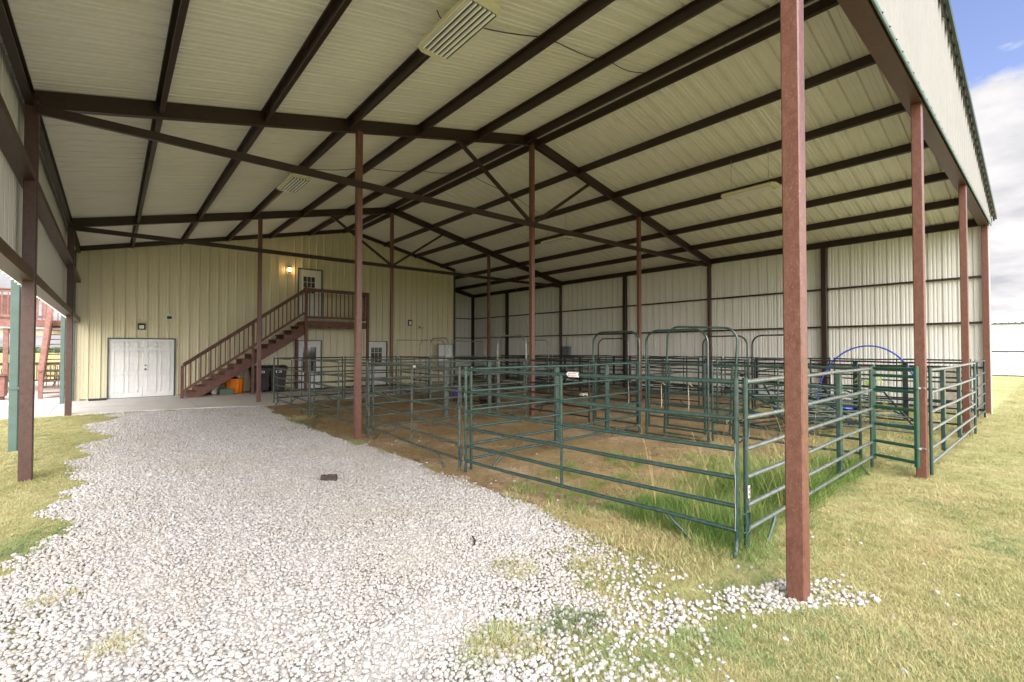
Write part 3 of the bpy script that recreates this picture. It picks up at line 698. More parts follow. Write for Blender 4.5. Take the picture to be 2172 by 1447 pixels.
# ------------------------------------------------------------------ corral panels
RAILS = [.20, .40, .635, .87, 1.13, 1.43]
GP = 'green pipe corral panels'
def corral(p, q, label, kind='thin', m='green', feet=(0, 0), stays=None, rails=RAILS, top=1.455, r=.0195, name='corral_panel', strut=(1, 1), rm=None, group=GP, extra=None, ls=1):
    p = Vector((*p, 0)); q = Vector((*q, 0)); L = (q - p).length; a = math.atan2(q.y - p.y, q.x - p.x)
    o = thing(name, label, 'corral panel' if name == 'corral_panel' else 'gate', p, a, group)
    for x, sgn, ft in ((0, -1, feet[0]), (L, 1, feet[1])):
        mb = MB()
        if ft: mb.tube([(x, 0, top), (x, 0, .14), (x, -.012 * ls, .08), (x, -.05 * ls, .03), (x, -.10 * ls, .012)], [r * 1.02, r * 1.02, r * 1.05, r * 1.15, r * 1.3], 12)
        else: mb.tube([(x, 0, top), (x, 0, .05)], r * 1.02, 12)
        mb.rod((x, 0, top), (x, 0, top + .008), r * 1.15, 12)
        mb.build('end_post', m, o)
    for z in rails:
        mb = MB(); rr_ = random.Random(int((p.x * 13 + p.y * 7 + z * 31) * 10)); am = .007 if m == 'green' else .012
        mb.tube([(r * .6, 0, z)] + [(L * k / 5, rr_.uniform(-am, am) * .7, z + rr_.uniform(-am, am) - .003) for k in range(1, 5)] + [(L - r * .6, 0, z)], r, 12); mb.build('rail', rm or m, o)
    if kind == 'thin':
        for f in stays or (.45,):
            mb = MB(); mb.sq((L * f, 0, rails[0] - .01), (L * f, 0, rails[-1] + .002), .024, .026, up=(0, 1, 0)); mb.build('stay', m, o)
    elif kind == 'flat':
        for f in stays or (.33, .66):
            mb = MB(); mb.sq((L * f, .046, rails[0] - .02), (L * f, .046, rails[-1] + .005), .09, .05, up=(0, 1, 0)); mb.build('stay', m, o)
    for e, s_ in zip((0, 1), strut):
        if s_:
            x0 = .62 if e == 0 else L - .62; x1 = .34 if e == 0 else L - .34
            mb = MB(); mb.tube([(x0, 0, rails[0]), (x0 * .7 + x1 * .3, -.015, .14), (x1, -.03, .01)], [.012, .015, .017], 8); mb.build('foot_strut', m, o)
    return o, L
def hooks(o, x, zs=(1.05, .28), m='green', d=.09):
    """looped pins that couple one panel to the next"""
    for z in zs:
        mb = MB(); mb.tube([(x - .02, -.02, z + .07), (x + d * .55, -.03, z + .085), (x + d, -.03, z + .07), (x + d, -.03, z - .07), (x + d * .55, -.03, z - .085), (x - .02, -.02, z - .07)], .006, 6)
        mb.rod((x + .02, -.028, z + .13), (x + .02, -.028, z - .15), .008, 8)
        for k in (.09, 0, -.09): mb.rod((x, -.01, z + k), (x + .05, -.03, z + k), .005, 6)
        mb.build('coupling_pin', m, o)
def sticker(o, x, z, w_=.16, h_=.05, mark=True, name='sticker', y=-.024, vertical=False, flag=False):
    mb = MB()
    if flag: 
        pts = [(x - w_ / 2, z), (x - w_ / 2 + .02, z + h_ / 2), (x + w_ / 2, z + h_ / 2 - .002), (x + w_ / 2 - .015, z), (x + w_ / 2, z - h_ / 2 + .002), (x - w_ / 2 + .03, z - h_ / 2)]
        n = 6; mb.add([(a, y, b) for a, b in pts] + [(a, y + .003, b) for a, b in pts], [tuple(range(n)), tuple(range(n, 2 * n))[::-1]] + [(i, n + i, n + (i + 1) % n, (i + 1) % n) for i in range(n)])
    else: mb.box((x - w_ / 2, y, z - h_ / 2), (x + w_ / 2, y + .003, z + h_ / 2))
    if mark:
        rnd = random.Random(int(x * 100)); 
        for row, n in ((.2, 8), (-.22, 8)):
            for k in range(n):
                a = x - w_ * .34 + w_ * .68 * k / n
                hh = h_ * rnd.uniform(.11, .17); ww = w_ * .68 / n * .62
                mb.box((a, y - .001, z + h_ * row - hh), (a + ww * .35, y - .0002, z + h_ * row + hh), 1)
                mb.box((a + ww * .36, y - .001, z + h_ * row + rnd.choice((-1, 0, 1)) * hh * .6), (a + ww, y - .0002, z + h_ * row + rnd.choice((0, 1)) * hh * .6 + .003), 1)
    return mb.build(name, ['tag', 'tagink'], o)
# the line along the gravel, nearest first (local x runs away from the camera)
F = [((3.95, 1.74), (3.65, 5.21), 'green corral panel with white sticker nearest the camera, beside the gravel', 'green'),
     ((3.64, 5.35), (3.80, 8.69), 'dusty six rail corral panel second from the near corner along the gravel', 'green2'),
     ((3.81, 8.81), (3.76, 12.08), 'dusty six rail corral panel third from the near corner along the gravel', 'green2'),
     ((3.76, 12.22), (3.82, 15.72), 'farthest dusty six rail corral panel along the gravel, ending at the concrete', 'green2')]
for i, (p_, q_, lab, m_) in enumerate(F):
    o, L = corral(q_, p_, lab, 'thin', m_, stays=(.47 if i == 0 else .56,), strut=(1, 1) if i else (0, 1), feet=(0, 1) if i == 0 else (0, 0))
    hooks(o, L - .0 if i else -.085, m=m_)
    if i == 0:
        sticker(o, L * .52, 1.43, .17, .055, flag=True)
        mb = MB(); mb.tube([(L - .005, -.0215, .92 - .09 * k + 0) for k in range(1)] + [(L - .006 + .003 * math.sin(k * 2.), -.0205, .92 - .08 * k) for k in range(1, 10)], .0016, 5); mb.build('paint_drip', 'tag', o)
    else: sticker(o, L * .6, 1.43, .09, .035, mark=False)
o, L = corral((4.03, 1.70), (8.10, 1.70), 'green panel with rails tinted pale for sky sheen and wide flat stay, left of the narrow bright gate', 'flat', 'green', stays=(.30, .68), rm='skysheen', strut=(1, 1))
hooks(o, -.09); sticker(o, 0, .52, .036, .10, mark=True, y=-.025)
# narrow bright gate on the second front post
def mesh_gate(p, q, label, m, zs, z0, z1, r=.02, name='small_gate', group=None, latch=True, stile_w=.05):
    p = Vector((*p, 0)); q = Vector((*q, 0)); L = (q - p).length
    o = thing(name, label, 'gate', p, math.atan2(q.y - p.y, q.x - p.x), group)
    for x in (0, L):
        mb = MB(); mb.sq((x, 0, z0 - .02), (x, 0, z1 + .02), stile_w, up=(0, 1, 0), c=.012); mb.build('stile', m, o)
    for z in zs:
        mb = MB(); mb.rod((.02, 0, z), (L - .02, 0, z), r, 12); mb.build('rail', m, o)
    return o, L
o, L = mesh_gate((8.20, 1.70), (8.0, 1.20), 'narrow bright green seven rail gate hung on a red post in the front fence', 'gate', [.22, .42, .66, .90, 1.14, 1.34, 1.44], .18, 1.46, r=.022)
for z in (.42, 1.2):
    mb = MB(); mb.rod((L + .01, 0, z), (L + .10, -.0, z), .011); mb.lathe([(0, .0), (.02, .003), (.028, .015), (.02, .03), (0, .034)], 12, (L + .06, -.06, z - .02)); mb.build('hinge', 'galv', o)
o, L = corral((8.22, 1.09), (12.86, 1.05), 'long front panel with rails tinted pale for sky sheen and wide flat stays, right of the bright gate', 'flat', 'green', feet=(0, 0), stays=(.29, .64), strut=(0, 0), rm='skysheen')
o, L = corral((8.24, 4.05), (8.24, 1.86), 'short dark panel running back from the narrow gate to the leaning bow gates', 'thin', 'green', stays=(.5,), strut=(1, 0))
# cross fences seen behind the gravel line
corral((3.78, 5.27), (8.02, 5.44), 'first cross panel behind the near corner, with two wide flat stays', 'flat', 'green', stays=(.43, .76), strut=(1, 0))
corral((3.92, 8.76), (8.02, 8.80), 'second cross panel, with two wide stays, starting behind the post on the gravel edge', 'flat', 'green2', stays=(.42, .72), strut=(1, 1))
corral((3.88, 12.15), (8.0, 12.2), 'third cross panel, dusty, between the second cross panel and the concrete', 'thin', 'green2', stays=(.5,))
corral((3.95, 15.8), (6.0, 15.86), 'back panel at the concrete edge in front of the glass pane door', 'thin', 'darkpipe', stays=(.35,))
corral((6.08, 15.86), (8.0, 15.9), 'back panel at the concrete edge below the right end of the landing', 'thin', 'darkpipe', stays=(.5,))

# bow gates
BG = 'tall bow gates'
def bow(p, q, label, m='green', h=2.07, inner=True, tilt=(0, 0), rr=.25, z0=0, ropes=(), group=BG, square=False, r=.021, swing=0.):
    p = Vector((*p, z0)); q = Vector((*q, z0)); L = (q - p).length
    o = thing('bow_gate', label, 'bow gate', p, math.atan2(q.y - p.y, q.x - p.x), group)
    o.rotation_euler = (tilt[0], tilt[1], o.rotation_euler.z)
    mb = MB()
    if square: pts = [(0, 0, 0), (0, 0, h)] ; mb.tube(pts, r, 10); mb.tube([(L, 0, 0), (L, 0, h)], r, 10); mb.rod((-.02, 0, h), (L + .02, 0, h), r, 10)
    else:
        pts = [(0, 0, 0), (0, 0, h - rr)] + [(rr - rr * math.cos(t), 0, h - rr + rr * math.sin(t)) for t in [PI / 2 * k / 6 for k in range(1, 7)]]
        pts += [(L - rr + rr * math.sin(t), 0, h - rr + rr * math.cos(t)) for t in [PI / 2 * k / 6 for k in range(0, 7)]] + [(L, 0, 0)]
        mb.tube(pts, r, 10)
    mb.build('bow_frame', m, o)
    mb = MB(); mb.rod((0, 0, .04), (L, 0, .04), r * .8); mb.build('sill_bar', m, o)
    if inner:
        g = sub('gate_leaf', o, (.06, 0, 0)); g.rotation_euler = (0, 0, swing); W = L - .12
        for x in (0, W): mb = MB(); mb.sq((x, 0, .17), (x, 0, 1.44), .036, up=(0, 1, 0)); mb.build('stile', m, g)
        for z in RAILS: mb = MB(); mb.rod((0, 0, z), (W, 0, z), r * .85, 10); mb.build('rail', m, g)
        mb = MB(); mb.rod((W * .1, -.03, 1.0), (W + .1, -.03, 1.0), .01, 8); mb.box((W - .12, -.05, .97), (W - .02, -.02, 1.03)); mb.build('latch', 'darkpipe', g)
    for rx in ropes:
        mb = MB(); mb.tube([(rx + .08, -.03, 1.02), (rx + .03, -.04, 1.06), (rx, -.04, 1.05), (rx - .002, -.035, .9), (rx + .006, -.035, .72), (rx, -.035, .58)], .008, 6); mb.build('pull_rope', 'rope', o)
    return o
bow((8.08, 6.66), (8.08, 5.47), 'bow gate in the middle aisle line with a single white pull rope', ropes=(.95,))
bow((8.10, 5.33), (8.14, 4.08), 'bow gate in front of the leaning bow, with two pull ropes', ropes=(.35, .9))
bow((8.45, 5.15), (8.75, 3.92), 'bow gate frame leaning askew behind the one with two pull ropes', h=2.16, inner=True, tilt=(.03, .05), rr=.22)
bow((8.06, 10.0), (8.04, 8.82), 'bow gate left of the middle brown post, far along the middle aisle line', m='galv')
bow((8.12, 13.65), (8.1, 12.5), 'rearmost bow gate of the middle aisle line, in front of the pale board', m='galv')
bow((12.92, 6.62), (12.9, 5.38), 'dark bow gate near the right wall, directly behind the leaning bow', m='darkpipe')
bow((12.92, 5.26), (12.95, 4.0), 'dark bow gate nearest the big red front post, close to the right wall', m='darkpipe')
bow((12.9, 10.4), (12.9, 9.2), 'dark bow gate seen through the bow gate with one rope, near the right wall', m='darkpipe')
bow((12.95, 14.1), (12.93, 12.9), 'worn bow gate just right of the middle brown post, near the right wall', m='galv')
bow((9.0, 15.95), (10.15, 15.95), 'small worn bow gate in the back fence beside the tall square frame', m='galv')
def sqf(p, q, label): return bow(p, q, label, m='galv', h=2.05, square=True, group='tall square gate frames', r=.019)
sqf((8.06, 15.95), (9.3, 15.9), 'tall square gate frame in the back fence, next to the right corner of the landing')
sqf((10.5, 15.95), (12.2, 15.95), 'tall square gate frame at the far corner of the cream wall')
# middle aisle line
corral((8.08, 8.68), (8.08, 6.78), 'dark panel of the middle line between the first and third bow gates', 'thin', 'darkpipe', stays=(.5,), strut=(0, 0))
corral((8.08, 12.4), (8.06, 10.1), 'dark panel of the middle line behind the middle brown post', 'thin', 'darkpipe', stays=(.5,))
corral((8.12, 15.75), (8.12, 13.75), 'dark panel of the middle line reaching the back fence', 'thin', 'darkpipe', stays=(.5,))
# far line by the right wall
corral((12.93, 3.9), (12.9, 1.2), 'dark panel of the far line between the last bow gate and the third front post', 'flat', 'darkpipe')
corral((12.9, 9.1), (12.9, 6.74), 'dark panel of the far line between two dark bow gates', 'thin', 'darkpipe', stays=(.5,))
corral((12.92, 12.8), (12.9, 10.5), 'dark panel of the far line behind the dark bow gate, toward the rear', 'flat', 'darkpipe')
corral((12.95, 15.8), (12.95, 14.2), 'rearmost dark panel of the far line at the back corner', 'thin', 'darkpipe', stays=(.5,))
ys = [1.35, 4.35, 7.6, 10.6, 13.2, 15.9]
rl = ['dark panel along the right wall behind the blue pipe arch', 'dark panel along the right wall left of the blue pipe arch', 'dark panel along the right wall seen behind the leaning bow gate', 'dark panel along the right wall seen through the bow gate with one rope', 'rearmost dark panel along the right wall, below the grey electrical box']
for i in range(5): corral((16.25, ys[i + 1] - .07), (16.25, ys[i] + .05), rl[i], 'flat' if i % 2 else 'thin', 'darkpipe', stays=(.33, .66) if i % 2 else (.5,), strut=(0, 0))
cl = ['cross panel of the near right pen, just inside the open front', 'cross panel between the near and second right wall pens', 'cross panel between the second and third right wall pens', 'cross panel between the third and last right wall pens', 'back panel of the last right wall pen']
for i, y in enumerate((1.15, 5.32, 8.9, 12.6, 15.9)):
    corral((13.05, y), (16.15, y), cl[i], 'thin', 'darkpipe', stays=(.5,), strut=(0, 0), rm=None)
corral((8.3, 8.9), (10.7, 9.6), 'loose dark panel angled across the aisle behind the middle brown post', 'thin', 'darkpipe', stays=(.5,))
corral((8.3, 12.5), (12.7, 12.7), 'long dark panel crossing the aisle in front of the back corner', 'flat', 'darkpipe')
corral((10.2, 4.9), (12.75, 5.28), 'dark panel crossing the aisle to the pair of dark bow gates', 'thin', 'green', stays=(.6,))
# panels stacked flat and leaning in the near right part of the aisle
def flat_panel(p, rz, z, tilt, label, L=3.0, m='darkpipe'):
    o = thing('corral_panel', label, 'corral panel', (*p, z), rz, GP); o.rotation_euler = (tilt[0], tilt[1], rz)
    for x in (0, L): mb = MB(); mb.rod((x, 0, 0), (x, 1.45, 0), .02); mb.build('end_post', m, o)
    for y in RAILS: mb = MB(); mb.rod((0, y, 0), (L, y, 0), .019); mb.build('rail', m, o)
    mb = MB(); mb.sq((L / 2, .2, 0), (L / 2, 1.43, 0), .036); mb.build('stay', m, o)
flat_panel((9.4, 3.0), -.35, .40, (.34, .04), 'loose green panel lying tilted on top of the pile inside the near pen', 3.2, 'green')
flat_panel((9.9, 2.6), .15, .30, (.12, -.03), 'loose dark panel lying level in the middle of the pile inside the near pen', 3.0)
flat_panel((9.5, 2.9), -.12, .16, (.05, .02), 'loose dark panel lying at the bottom of the pile inside the near pen', 3.2)
flat_panel((9.9, 3.4), -.75, .22, (.62, .10), 'loose dark panel standing steeply against the pile inside the near pen', 2.6)

# ------------------------------------------------------------------ things in and around the pens
mb = MB(); pts = []
for k in range(41):
    t = PI * 1.08 * k / 40 - .12
    yy = 3.05 - 1.12 * math.cos(PI - t) * -1; zc = .45 + 1.34 * math.sin(t)
    pts.append((14.0 + .25 * math.sin(t * 1.3), 3.03 + .98 * math.cos(t) * -1, zc))
mb.tube(pts, .018, 10); tag(mb.build('pipe_arch', 'blue'), 'blue poly pipe bent into a big arch in front of the right wall', 'pipe')
def trough(x, y, label, m, r0, r1, h, name, cat, flute=0, nf=0):
    o = thing(name, label, cat, (x, y, .005))
    mb = MB(); mb.lathe([(r0, 0), (r1, h - .02), (r1 + .015, h - .02), (r1 + .015, h), (r1 - .008, h), (r1 - .012, h - .04), (r0 - .01, .02), (.001, .015)], 28 if not nf else 72, flute=flute, nf=nf); mb.build('tub_body', m, o)
    mb = MB(); mb.tube([(r1 * math.cos(t) * .0 + (r1 + .02) * math.cos(t), (r1 + .02) * math.sin(t), h - .03 + .0) for t in [PI * k / 12 for k in range(13)]], .005, 6); mb.build('handle', 'dark' if m != 'dark' else 'galv', o)
    return o
trough(8.62, 11.1, 'black rubber feed tub on the dirt behind the second cross panel', 'rubber', .24, .31, .24, 'feed_tub', 'tub')
trough(9.35, 14.05, 'purple plastic bucket on the dirt beyond the second cross panel', 'purple', .15, .19, .36, 'bucket', 'bucket')
trough(14.9, 3.5, 'low blue tub on the ground under the blue pipe arch', 'blue', .20, .25, .14, 'feed_tub', 'tub')
o = thing('salt_block', 'pale rectangular block lying on the dirt seen through the first cross panel', 'block', (12.7, 10.9, 0))
mb = MB(); mb.sq((-.14, 0, .08), (.14, 0, .08), .14, .15, c=.012); mb.build('block_body', 'whiteplastic', o)
mb = MB(); mb.box((-.08, -.0715, .05), (.08, -.0705, .10)); mb.build('block_label', 'cedar', o)
o = thing('electrical_box', 'grey electrical box with conduit on the right wall', 'electrical box', (17.40, 16.05, 1.36))
mb = MB(); mb.box((-.08, -.22, 0), (.08, .22, .5)); mb.build('box_body', 'grey', o)
mb = MB(); mb.box((-.092, -.20, .02), (-.081, .20, .48)); mb.box((-.1, -.012, .2), (-.0925, .012, .28)); mb.build('box_door', 'grey', o)
mb = MB(); mb.rod((0, .0, .5), (0, 0, 1.0), .016); mb.build('conduit', 'grey', o)
o = thing('notice_board', 'pale blank board standing against the cream wall behind the bow gates', 'board', (13.0, YW - .5, 0))
mb = MB(); mb.box((-.42, 0, .9), (.42, .03, 1.95)); mb.build('board_face', 'whiteplastic', o)
mb = MB()
for q in ((-.46, .86, .46, .9), (-.46, 1.95, .46, 1.99), (-.46, .9, -.42, 1.95), (.42, .9, .46, 1.95)): mb.box((q[0], -.01, q[1]), (q[2], .04, q[3]))
mb.build('board_frame', 'grey', o)
for x in (-.4, .4): mb = MB(); mb.sq((x, .015, 0), (x, .015, .859), .04); mb.build('leg', 'grey', o)
o = thing('pull_rope', 'thin pale rope hanging from the roof near the far corner', 'rope', (14.6, 16.8, 0))
mb = MB(); mb.tube([(0, 0, zr(14.6) + .02), (.05, -.1, 3.9), (.35, -.5, 2.8), (.5, -.7, 2.4)], .006, 6); mb.build('rope_line', 'rope', o)
# stone veneer slab at the front corner of the right wall
o = thing('stone_pier', 'pale stone veneer slab leaning at the front end of the right wall', 'stone slab', (16.95, 1.75, 0))
mb = MB(); rnd = random.Random(3)
z = 0
while z < 1.12:
    h_ = rnd.uniform(.05, .10); y = -.30
    while y < .30:
        l_ = rnd.uniform(.10, .26); mb.box((-.03 - rnd.uniform(0, .02), y, z), (.05, min(y + l_ - .004, .31), z + h_ - .004)); y += l_
    z += h_
mb.build('stone_course', 'stone', o)
mb = MB(); mb.box((.051, -.3, 0), (.09, .3, 1.15)); mb.build('backing_board', 'white', o)

# under the stairs
o = thing('planter', 'orange fluted plastic tub under the staircase', 'tub', (3.55, 20.15, .07)); o.scale = (1.0, 1.0, 1.12)
mb = MB(); mb.lathe([(.22, 0), (.27, .02), (.31, .42), (.33, .45), (.30, .46), (.285, .43), (.25, .05), (.001, .04)], 96, flute=.035, nf=14); mb.build('tub_body', 'orange', o)
mb = MB(); mb.lathe([(.30, .0), (.325, .0), (.325, .03), (.295, .03)], 48, (0, 0, .455)); mb.build('tub_rim', 'orange', o)
o = thing('flower_pot', 'dark empty plant pots and crumpled paper piled in the orange tub', 'plant pots', (3.55, 20.25, .40))
for dx, dy, m_, ti in ((-.1, 0, 'greenbox', .3), (.08, .05, 'binblack', -.35), (.0, -.1, 'rubber', .15)):
    mb = MB(); mb.lathe([(.06, 0), (.10, .22), (.112, .22), (.112, .25), (.095, .25), (.085, .2), (.05, .02)], 16); c_ = mb.build('pot', m_, o, (dx, dy, .02)); c_.rotation_euler = (0, ti, 0)
mb = MB(); mb.lathe([(.02, 0), (.07, .03), (.06, .08), (.03, .11), (.0, .12)], 9, flute=.2, nf=3); mb.build('paper', 'whiteplastic', o, (.1, -.08, .2))
o = thing('bucket', 'small white bucket left of the green box under the staircase', 'bucket', (2.86, 20.0, .07))
mb = MB(); mb.lathe([(.085, 0), (.115, .2), (.122, .2), (.122, .22), (.108, .22), (.08, .02), (.001, .01)], 20); mb.build('tub_body', 'whiteplastic', o)
o = thing('storage_box', 'low muted green box between the white bucket and the orange tub', 'box', (3.22, 19.9, .07))
mb = MB(); mb.box((-.21, -.12, 0), (.21, .12, .15)); mb.build('box_body', 'greenbox', o)
mb = MB(); mb.box((-.22, -.13, .151), (.22, .13, .19)); mb.build('box_rim', 'greenbox', o)
mb = MB()
for i in range(4): mb.box((2.35, 19.72 + i * .26, .031), (4.05, 19.72 + i * .26 + .22, .068))
tag(mb.build('pallet', 'cedar'), 'flat brown boards lying on the concrete under the tub and box', 'pallet')
def bin_(x, y, label, rz=0):
    o = thing('wheelie_bin', label, 'wheelie bin', (x, y, .03), rz, 'black wheelie bins under the landing')
    mb = MB(); b0, b1 = .23, .30; z0, z1 = .06, .95
    mb.add([(-b0, -b0, z0), (b0, -b0, z0), (b0, b0, z0), (-b0, b0, z0), (-b1, -b1, z1), (b1, -b1, z1), (b1, b1, z1), (-b1, b1, z1)], [(0, 3, 2, 1), (0, 1, 5, 4), (1, 2, 6, 5), (2, 3, 7, 6), (3, 0, 4, 7), (4, 5, 6, 7)])
    mb.box((-b1 - .02, -b1 - .02, .87), (b1 + .02, b1 + .02, .93)); mb.box((-.14, -b0 - .055, .12), (.14, -b0 - .02, .5)); mb.build('bin_body', 'binblack', o)
    mb = MB(); mb.add([(-.33, -.35, .955), (.33, -.35, .955), (.33, .32, .955), (-.33, .32, .955), (-.29, -.30, 1.02), (.29, -.30, 1.02), (.29, .28, 1.05), (-.29, .28, 1.05)], [(0, 3, 2, 1), (4, 5, 6, 7), (0, 1, 5, 4), (1, 2, 6, 5), (2, 3, 7, 6), (3, 0, 4, 7)]); mb.build('lid', 'binblack', o)
    mb = MB(); mb.box((-.10, -.305, .76), (.10, -.29, .84), 0); mb.box((-.07, -.307, .78), (.07, -.3055, .82), 1); mb.build('bin_sticker', ['whiteplastic', 'dark'], o)
    for s_ in (-1, 1): mb = MB(); mb.rod((s_ * .2, .24, .10), (s_ * .26, .24, .10), .10, 18); mb.build('wheel', 'rubber', o)
bin_(4.42, 20.3, 'black wheelie bin directly behind the brown post at the concrete edge', .04)
bin_(5.06, 20.33, 'black wheelie bin on the right, beside the pane door', -.06)
o = thing('boot_tray', 'dark boot tray on the concrete left of the double door', 'tray', (-.32, 20.55, .031))
mb = MB(); mb.box((-.22, -.16, 0), (.22, .16, .012)); mb.box((-.22, -.16, .012), (.22, -.14, .05)); mb.box((-.22, .14, .012), (.22, .16, .05)); mb.box((-.22, -.139, .012), (-.2, .139, .05)); mb.box((.2, -.139, .012), (.22, .139, .05)); mb.build('tray_body', 'rubber', o)
mb = MB(); mb.box((-.15, -.1, .013), (.12, .0, .06)); mb.build('boot', 'binblack', o)
for (x, y, w_, lab) in ((6.45, 20.5, .5, 'black door mat at the downstairs pane door'), (9.55, 20.5, .5, 'black door mat at the door right of the landing')):
    mb = MB(); mb.sq((-w_, 0, .008), (w_, 0, .008), .55, .015, c=.003)
    for i in range(9): mb.box((-w_ + .05, -.24 + i * .055, .0156), (w_ - .05, -.22 + i * .055, .019))
    tag(mb.build('door_mat', 'rubber', None, (x, y, .031)), lab, 'door mat')

# burnt piece of wood and twigs on the gravel
def lump(pts, r, name, label, cat, m='bark', seed=1, n=8):
    mb = MB(); mb.tube(pts, r, n); rnd = random.Random(seed)
    mb.v = [(x + rnd.uniform(-1, 1) * .006, y + rnd.uniform(-1, 1) * .006, z + rnd.uniform(-1, 1) * .006) for x, y, z in mb.v]
    return tag(mb.build(name, m), label, cat)
ux, uy = math.cos(-YAW), math.sin(-YAW)
mb = MB(); rnd = random.Random(4); vs = []; n = 9
for i in range(n):
    t = i / (n - 1); x = (t - .5) * .20; w_ = .030 - .008 * t; h_ = .036 + .012 * t
    for a, b in ((-1, -1), (0, -1.1), (1, -1), (1.05, 0), (.9, .9), (.1, 1.1), (-.9, .95), (-1.1, 0)):
        vs.append((2.15 + ux * x - uy * a * w_ + rnd.uniform(-.003, .003), 6.12 + uy * x + ux * a * w_ + rnd.uniform(-.003, .003), .055 + b * h_ * .8 + rnd.uniform(-.004, .004)))
mb.add(vs, [(8 * i + k, 8 * i + (k + 1) % 8, 8 * i + 8 + (k + 1) % 8, 8 * i + 8 + k) for i in range(n - 1) for k in range(8)] + [tuple(range(8))[::-1], tuple(range(8 * n - 8, 8 * n))])
tag(mb.build('wood_chunk', 'bark'), 'charred dark chunk of wood lying on the white gravel', 'wood')
lump([(2.36, 3.24, .04), (2.41, 3.30, .05), (2.45, 3.40, .045)], [.003, .006, .003], 'twig', 'small dark twig on the gravel before the near panel', 'twig', n=6)

# ------------------------------------------------------------------ scattered stuff (instances on points)
def hidden_coll(name): return bpy.data.collections.new(name)
def pebble_variants():
    col = hidden_coll('pebble shapes')
    import bmesh
    for k in range(6):
        bm = bmesh.new(); bmesh.ops.create_icosphere(bm, subdivisions=2, radius=1)
        rnd = random.Random(k); sc = (1, rnd.uniform(.62, .95), rnd.uniform(.42, .72)); off = Vector((k * 7.3, 1, 2))
        for v in bm.verts:
            d = v.co.normalized(); f = 1 + .30 * mnoise.noise(d * 1.1 + off) + .13 * mnoise.noise(d * 2.6 + off)
            v.co = Vector((d.x * sc[0], d.y * sc[1], d.z * sc[2])) * f
        # flatten a few faces as broken stone
        for q in range(4):
            nrm = Vector((rnd.gauss(0, 1), rnd.gauss(0, 1), rnd.gauss(0, 1))).normalized(); lim = rnd.uniform(.52, .72)
            for v in bm.verts:
                e = v.co.dot(nrm) - lim
                if e > 0: v.co -= nrm * e * .85
        me = bpy.data.meshes.new('pebble_shape'); bm.to_mesh(me); bm.free()
        for p in me.polygons: p.use_smooth = True
        me.materials.append(M['pebble']); col.objects.link(bpy.data.objects.new('pebble_shape', me))
    return col
def blade(vs, fs, x, y, z, a, lean, h, w_, curl, seg=3):
    dx, dy = math.cos(a), math.sin(a); px, py = -dy, dx; o = len(vs)
    for i in range(seg + 1):
        t = i / seg; r = lean * t + curl * t * t; zz_ = z + h * t * (1 - .35 * curl / (h + 1e-6) * t * .5 if curl > 0 else 1); ww = w_ * (1 - t ** 1.6) * .5 + .0003
        vs += [(x + dx * r + px * ww, y + dy * r + py * ww, zz_), (x + dx * r - px * ww, y + dy * r - py * ww, zz_)]
        if i: fs.append((o + 2 * i - 2, o + 2 * i - 1, o + 2 * i + 1, o + 2 * i))
def tuft_variants(name, mkey, n, spread, h, w_, lean, curl, count=5, seg=3):
    col = hidden_coll(name)
    for k in range(count):
        rnd = random.Random(k + len(name)); vs = []; fs = []
        for i in range(n):
            rr = spread * math.sqrt(rnd.random()); th = rnd.uniform(0, 2 * PI)
            blade(vs, fs, rr * math.cos(th), rr * math.sin(th), 0, rnd.uniform(0, 2 * PI), lean * rnd.uniform(.1, 1), h * rnd.uniform(.35, 1), w_ * rnd.uniform(.6, 1.2), curl * rnd.uniform(.2, 1), seg)
        me = bpy.data.meshes.new(name); me.from_pydata(vs, [], fs); me.materials.append(M[mkey])
        col.objects.link(bpy.data.objects.new(name, me))
    return col
def scatter(name, pts, col, smin, smax, label_none=None, tilt=PI, flat=0.):
    """a point mesh whose points carry instances of the shapes in col"""
    me = bpy.data.meshes.new(name); me.from_pydata([p[:3] for p in pts], [], [])
    at = me.attributes.new('sc', 'FLOAT', 'POINT'); at.data.foreach_set('value', [p[3] if len(p) > 3 else 1. for p in pts])
    o = bpy.data.objects.new(name, me); C.objects.link(o); o['kind'] = 'stuff'
    ng = bpy.data.node_groups.new(name, 'GeometryNodeTree')
    ng.interface.new_socket('Geometry', in_out='INPUT', socket_type='NodeSocketGeometry'); ng.interface.new_socket('Geometry', in_out='OUTPUT', socket_type='NodeSocketGeometry')
    gi = ng.nodes.new('NodeGroupInput'); go = ng.nodes.new('NodeGroupOutput')
    ip = ng.nodes.new('GeometryNodeInstanceOnPoints'); ci = ng.nodes.new('GeometryNodeCollectionInfo')
    ci.inputs[0].default_value = col; ci.inputs[1].default_value = True; ci.inputs[2].default_value = True
    ip.inputs['Pick Instance'].default_value = True
    rv = ng.nodes.new('FunctionNodeRandomValue'); rv.data_type = 'FLOAT_VECTOR'; rv.inputs[0].default_value = (-tilt, -tilt, 0); rv.inputs[1].default_value = (tilt, tilt, 2 * PI)
    rs = ng.nodes.new('FunctionNodeRandomValue'); rs.data_type = 'FLOAT'; rs.inputs[2].default_value = smin; rs.inputs[3].default_value = smax; rs.inputs['Seed'].default_value = 3
    na = ng.nodes.new('GeometryNodeInputNamedAttribute'); na.data_type = 'FLOAT'; na.inputs[0].default_value = 'sc'
    mu = ng.nodes.new('ShaderNodeMath'); mu.operation = 'MULTIPLY'
    L = ng.links.new
    L(rs.outputs[1], mu.inputs[0]); L(na.outputs[0], mu.inputs[1])
    L(gi.outputs[0], ip.inputs['Points']); L(ci.outputs[0], ip.inputs['Instance']); L(rv.outputs[0], ip.inputs['Rotation']); L(mu.outputs[0], ip.inputs['Scale']); L(ip.outputs[0], go.inputs[0])
    md = o.modifiers.new('scatter', 'NODES'); md.node_group = ng
    return o
